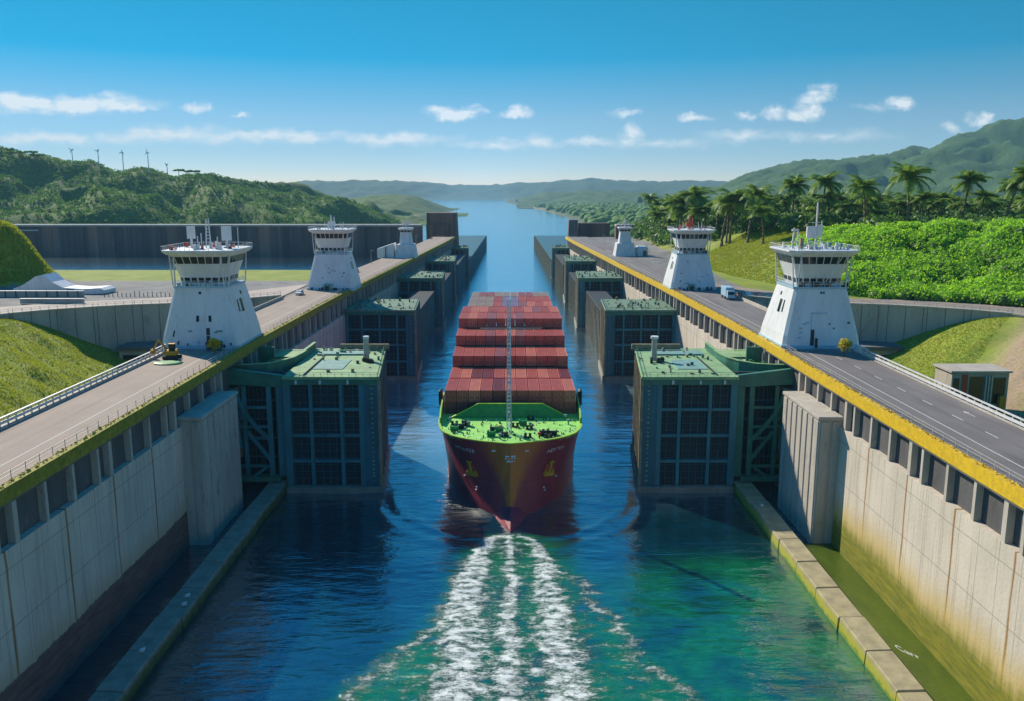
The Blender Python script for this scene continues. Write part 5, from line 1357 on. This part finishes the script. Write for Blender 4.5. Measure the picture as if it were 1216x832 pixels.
# substation building on the right low ground
bx0, by0 = 89.0, 168.0; gz = float(ground_h(np.array([90.]), np.array([168.]))[0]) - .3
sb = empty('service_building', (bx0+5, by0+3, gz), 'small grey service building with a red panel beyond the right guard rail', 'building')
MB().box(bx0, bx0+11.5, by0, by0+7, gz, gz+9.6).build('wall', M['conc'], sb, .05)
MB().box(bx0-.4, bx0+11.9, by0-.4, by0+7.4, gz+9.6, gz+10.0).build('roof', M['conc'], sb)
MB().box(bx0+2.0, bx0+3.2, by0-.12, by0, gz+1, gz+9.2).build('red_panel', M['rustred'], sb)
MB().box(bx0+3.6, bx0+6.4, by0-.1, by0, gz+.3, gz+8.8).build('window', M['glass'], sb)
MB().box(bx0+8.2, bx0+10.9, by0-.1, by0, gz+3.2, gz+8.6).build('window', M['glass'], sb)
MB().box(bx0+.4, bx0+1.5, by0-.1, by0, gz+1, gz+8.4).build('window', M['glass'], sb)
m = MB()
for k in (6.6, 7.2, 7.8): m.box(bx0+k, bx0+k+.25, by0-.5, by0-.1, gz, gz+9)
m.build('pipe', M['galv'], sb)
MB().box(bx0+9.3, bx0+10.4, by0-1.4, by0-.4, gz, gz+5.0).build('meter_cabinet', M['orange'], sb, .05)
lf = empty('yard_fence', (104, 160, 17), 'low dark picket fence beside the service building on the right', 'fence')
m = MB()
for k in range(46): x = 96 + k*.8; z = float(ground_h(np.array([x]), np.array([163.]))[0]); m.bar((x, 163, z-.2), (x, 163, z+1.5), .09)
m.build('picket', M['conc_dark'], lf)
m = MB()
for k in range(45): x = 96 + k*.8; z = float(ground_h(np.array([x]), np.array([163.]))[0]); z2 = float(ground_h(np.array([x+.8]), np.array([163.]))[0]); m.bar((x, 163, z+1.3), (x+.8, 163, z2+1.3), .07)
m.build('rail', M['conc_dark'], lf)

# left plateau: parapets, bollards, white vaulted shed
sh = empty('vaulted_shed', (-146, 272, 28), 'low white shed with a sloping curved roof at the foot of the grassy knoll', 'shed')
prof = [(-158, 28), (-158, 29.6), (-154.5, 31.0), (-150.5, 33.6), (-148, 34.2), (-145.5, 31.8), (-142, 30.0), (-136, 29.6), (-130.5, 29.9), (-129, 29.2), (-129, 28)]
MB().add([(x, 270, z) for x, z in prof] + [(x, 278, z) for x, z in prof], [tuple(range(len(prof)))[::-1], tuple(range(len(prof), 2*len(prof)))] + [(k, (k+1) % len(prof), len(prof)+(k+1) % len(prof), len(prof)+k) for k in range(len(prof))]).build('shell', M['white'], sh)
MB().box(-141, -138.6, 269.85, 270, 28, 29.5).build('door', M['conc_dark'], sh)
pw = empty('parapet_wall', (-160, 262, 28), 'long grey panelled parapet at the far edge of the left plateau road', 'parapet')
MB().box(-235, -132, 262.5, 263.1, 27.9, 29.7).build('wall', M['conc'], pw)
m = MB()
for k in np.arange(-233, -133, 3.2): m.box(k, k+.3, 262.2, 262.5, 27.9, 29.9)
m.build('pier', M['conc_dark'], pw); MB().box(-235, -132, 262.3, 263.3, 29.7, 29.9).build('coping', M['white2'], pw)
pw = empty('parapet_wall', (-130, 247, 28), 'short grey barrier block on the near edge of the left plateau road', 'parapet')
MB().box(-142.5, -124, 246.3, 246.9, 28.0, 29.3).build('wall', M['conc'], pw); MB().box(-142.6, -123.9, 246.1, 247.1, 29.3, 29.5).build('coping', M['white2'], pw)
rg = random.Random(4); first = None
for k in range(34):
    x = -126 + k * 1.35
    if first is None:
        first = MB().cyl((0, 0, 0), (0, 0, 1.05), .14, .11, 8).cyl((0, 0, 1.05), (0, 0, 1.25), .17, .05, 8).build('bollard', M['conc_dark']); o = first
    else: o = first.copy(); C.objects.link(o)
    o.location = (x, 263.5 + rg.uniform(-.2, .2), 27.9); o.scale = (1, 1, rg.uniform(.9, 1.5)); tag(o, 'one of the dark bollards in the row across the left plateau', 'bollard', 'row of dark bollards on the left plateau')
# pale blue box lorry parked on the right quay
def lorry(x, y, z, label, mat, rz=0):
    r = empty('box_lorry', (x, y, z), label, 'lorry', 'vehicles parked on the quays')
    MB().box(x-1.2, x+1.2, y+.1, y+6.2, z+.9, z+3.6).build('cargo_box', mat, r, .05)
    MB().hexa([(x-1.1, y-1.9, z+.6), (x+1.1, y-1.9, z+.6), (x+1.1, y, z+.6), (x-1.1, y, z+.6), (x-1.05, y-1.5, z+2.7), (x+1.05, y-1.5, z+2.7), (x+1.05, y, z+2.8), (x-1.05, y, z+2.8)]).build('cab', mat, r, .06)
    MB().hexa([(x-.9, y-1.86, z+1.6), (x+.9, y-1.86, z+1.6), (x+.9, y-1.6, z+1.6), (x-.9, y-1.6, z+1.6), (x-.9, y-1.62, z+2.5), (x+.9, y-1.62, z+2.5), (x+.9, y-1.5, z+2.5), (x-.9, y-1.5, z+2.5)]).build('windscreen', M['glass'], r)
    for wy_ in (-1.0, 1.6, 5.0):
        for sg in (-1, 1): MB().cyl((x+sg*.85, y+wy_, z+.45), (x+sg*1.15, y+wy_, z+.45), .45, n=14).build('wheel', M['black'], r)
lorry(66.2, 256, 28, 'pale blue box lorry parked behind the largest right tower', M['bluewhite'])
def car(x, y, z, label, mat):
    r = empty('parked_car', (x, y, z), label, 'car', 'cars parked on the quays')
    sec = [(-2.1, .35), (-2.15, .8), (-1.3, 1.0), (-.7, 1.45), (.8, 1.45), (1.5, 1.0), (2.1, .9), (2.15, .35)]
    MB().add([(x-.85, y+a, z+b) for a, b in sec] + [(x+.85, y+a, z+b) for a, b in sec], [tuple(range(8)), tuple(range(8, 16))[::-1]] + [(k, (k+1) % 8, 8+(k+1) % 8, 8+k) for k in range(8)]).build('body', mat, r, .08)
    MB().hexa([(x-.87, y-.95, z+1.02), (x+.87, y-.95, z+1.02), (x+.87, y+1.3, z+1.02), (x-.87, y+1.3, z+1.02), (x-.86, y-.65, z+1.38), (x+.86, y-.65, z+1.38), (x+.86, y+.85, z+1.38), (x-.86, y+.85, z+1.38)]).build('window', M['glass'], r)
    for a in (-1.3, 1.35):
        for sg in (-1, 1): MB().cyl((x+sg*.66, y+a, z+.32), (x+sg*.9, y+a, z+.32), .32, n=12).build('wheel', M['black'], r)
for i, (x, y, mt, lab) in enumerate([(70.5, 262, 'black', 'black car nearest the lorry in the row right of it'), (73.5, 263, 'white2', 'white car in the row right of the lorry'), (76.5, 262, 'conc_dark', 'grey car at the end of the row right of the lorry'),
        (-66.5, 268, 'white2', 'white car parked before the middle left tower'), (-62.5, 345, 'black', 'dark car parked behind the middle left tower'), (66, 352, 'rustred', 'red car parked beyond the red topped tower')]):
    car(x, y, 28.01, lab, M[mt])
# low barrier & rail clutter on the quays behind the first towers
for s in (-1, 1):
    lr = 'left' if s < 0 else 'right'
    b = empty('quay_barrier', (s*69, 245, 28), f"low concrete barrier along the landward edge of the {lr} quay road", 'barrier', 'quay barriers')
    MB().wallstrip([(s*(E(y)+15), y) for y in (200, 245, 258)], 27.6, 28.9, .4).build('block', M['conc'], b, .05)
    m = MB()
    for y in np.arange(202, 258, 3): m.bar((s*(E(y)+15), y, 28.9), (s*(E(y)+15), y, 29.7), .08)
    m.build('post', M['galv'], b)
    for k, y in enumerate((300, 345, 385, 470, 520)):
        l_ = empty('lamp_post', (s*(E(y)+13.5), y, 28), f"{['nearest','second','third','fourth','farthest'][k]} thin lamp post along the {lr} quay behind the towers", 'lamp post', 'lamp posts on the quays')
        xx = s*(E(y)+13.5); MB().cyl((xx, y, 28), (xx, y, 34), .1, .07, 6).build('pole', M['galv'], l_); MB().box(xx-s*1.2, xx, y-.12, y+.12, 34, 34.15).build('lamp_head', M['white2'], l_)
# rubble bank behind the largest left tower
rg = random.Random(8)
V, F = ico(1)
ps = np.array([(-77.5 - abs(rg.gauss(0, 4)), 248 + rg.gauss(0, 2.5), 28.2) for _ in range(60)]); 
scatter('rubble', ps, .4 + .9*np.random.default_rng(2).random(60), M['timber'], 1, 5, .7, 'heap of brown rubble behind the largest left tower', .6)

# wind turbines
def ridge_z(x): return float(np.interp(x, [p[0] for p in rl_], [p[2] for p in rl_]))
for i, (px, top_) in enumerate(((85, 177), (116, 178), (145, 180), (175, 180), (198, 194))):
    x, y, zt = at(px, top_, YR - 40); z0 = at(px, 206 if i < 4 else 208, YR - 40)[2]
    t = empty('wind_turbine', (x, y, z0), f"{['leftmost','second','third','fourth','small rightmost'][i]} thin white wind turbine on the left hill ridge", 'wind turbine', 'wind turbines on the ridge')
    MB().cyl((x, y, z0), (x, y, zt-2), .8, .5, 8).build('mast', M['white'], t); MB().box(x-.9, x+.9, y-2, y+2, zt-2.6, zt-1.2).build('nacelle', M['white'], t)
    rt = MB().cyl((x, y-2.6, zt-1.9), (x, y-2, zt-1.9), .8, .9, 8).build('hub', M['white'], t)
    L_ = 4.2 if i < 4 else 2.6
    for k in range(3):
        a = .3 + i*.5 + k*2.094; MB().bar((x, y-2.3, zt-1.9), (x + L_*math.cos(a), y-2.3, zt-1.9 + L_*math.sin(a)), .5, .9).build('blade', M['white'], t)
# flat-topped trees on the left ridge
for i, (px, py) in enumerate(((13, 178), (26, 181), (40, 181), (44, 185), (212, 203), (224, 204), (232, 204), (97, 195))):
    x, y, zt = at(px, py, YR-30); z0 = at(px, py + 8, YR-30)[2]
    t = empty('umbrella_tree', (x, y, z0), f"{['first','second','third','fourth','sixth','seventh','rightmost','fifth'][i]} flat topped tree from the left on the left hill ridge", 'tree', 'flat topped trees on the ridge')
    MB().cyl((x, y, z0-4), (x, y, zt-1), .6, .4, 6).build('trunk', M['trunk'], t)
    r = np.random.default_rng(i); cs = np.array([x, y, zt]) + (r.random((9, 3)) - .5) * np.array([15, 8, 2.0])
    leaf_clumps('crown', cs, np.full(9, 2.6), 60, .9, M['canopy'], i, kind=None, parent=t, squash=.5)
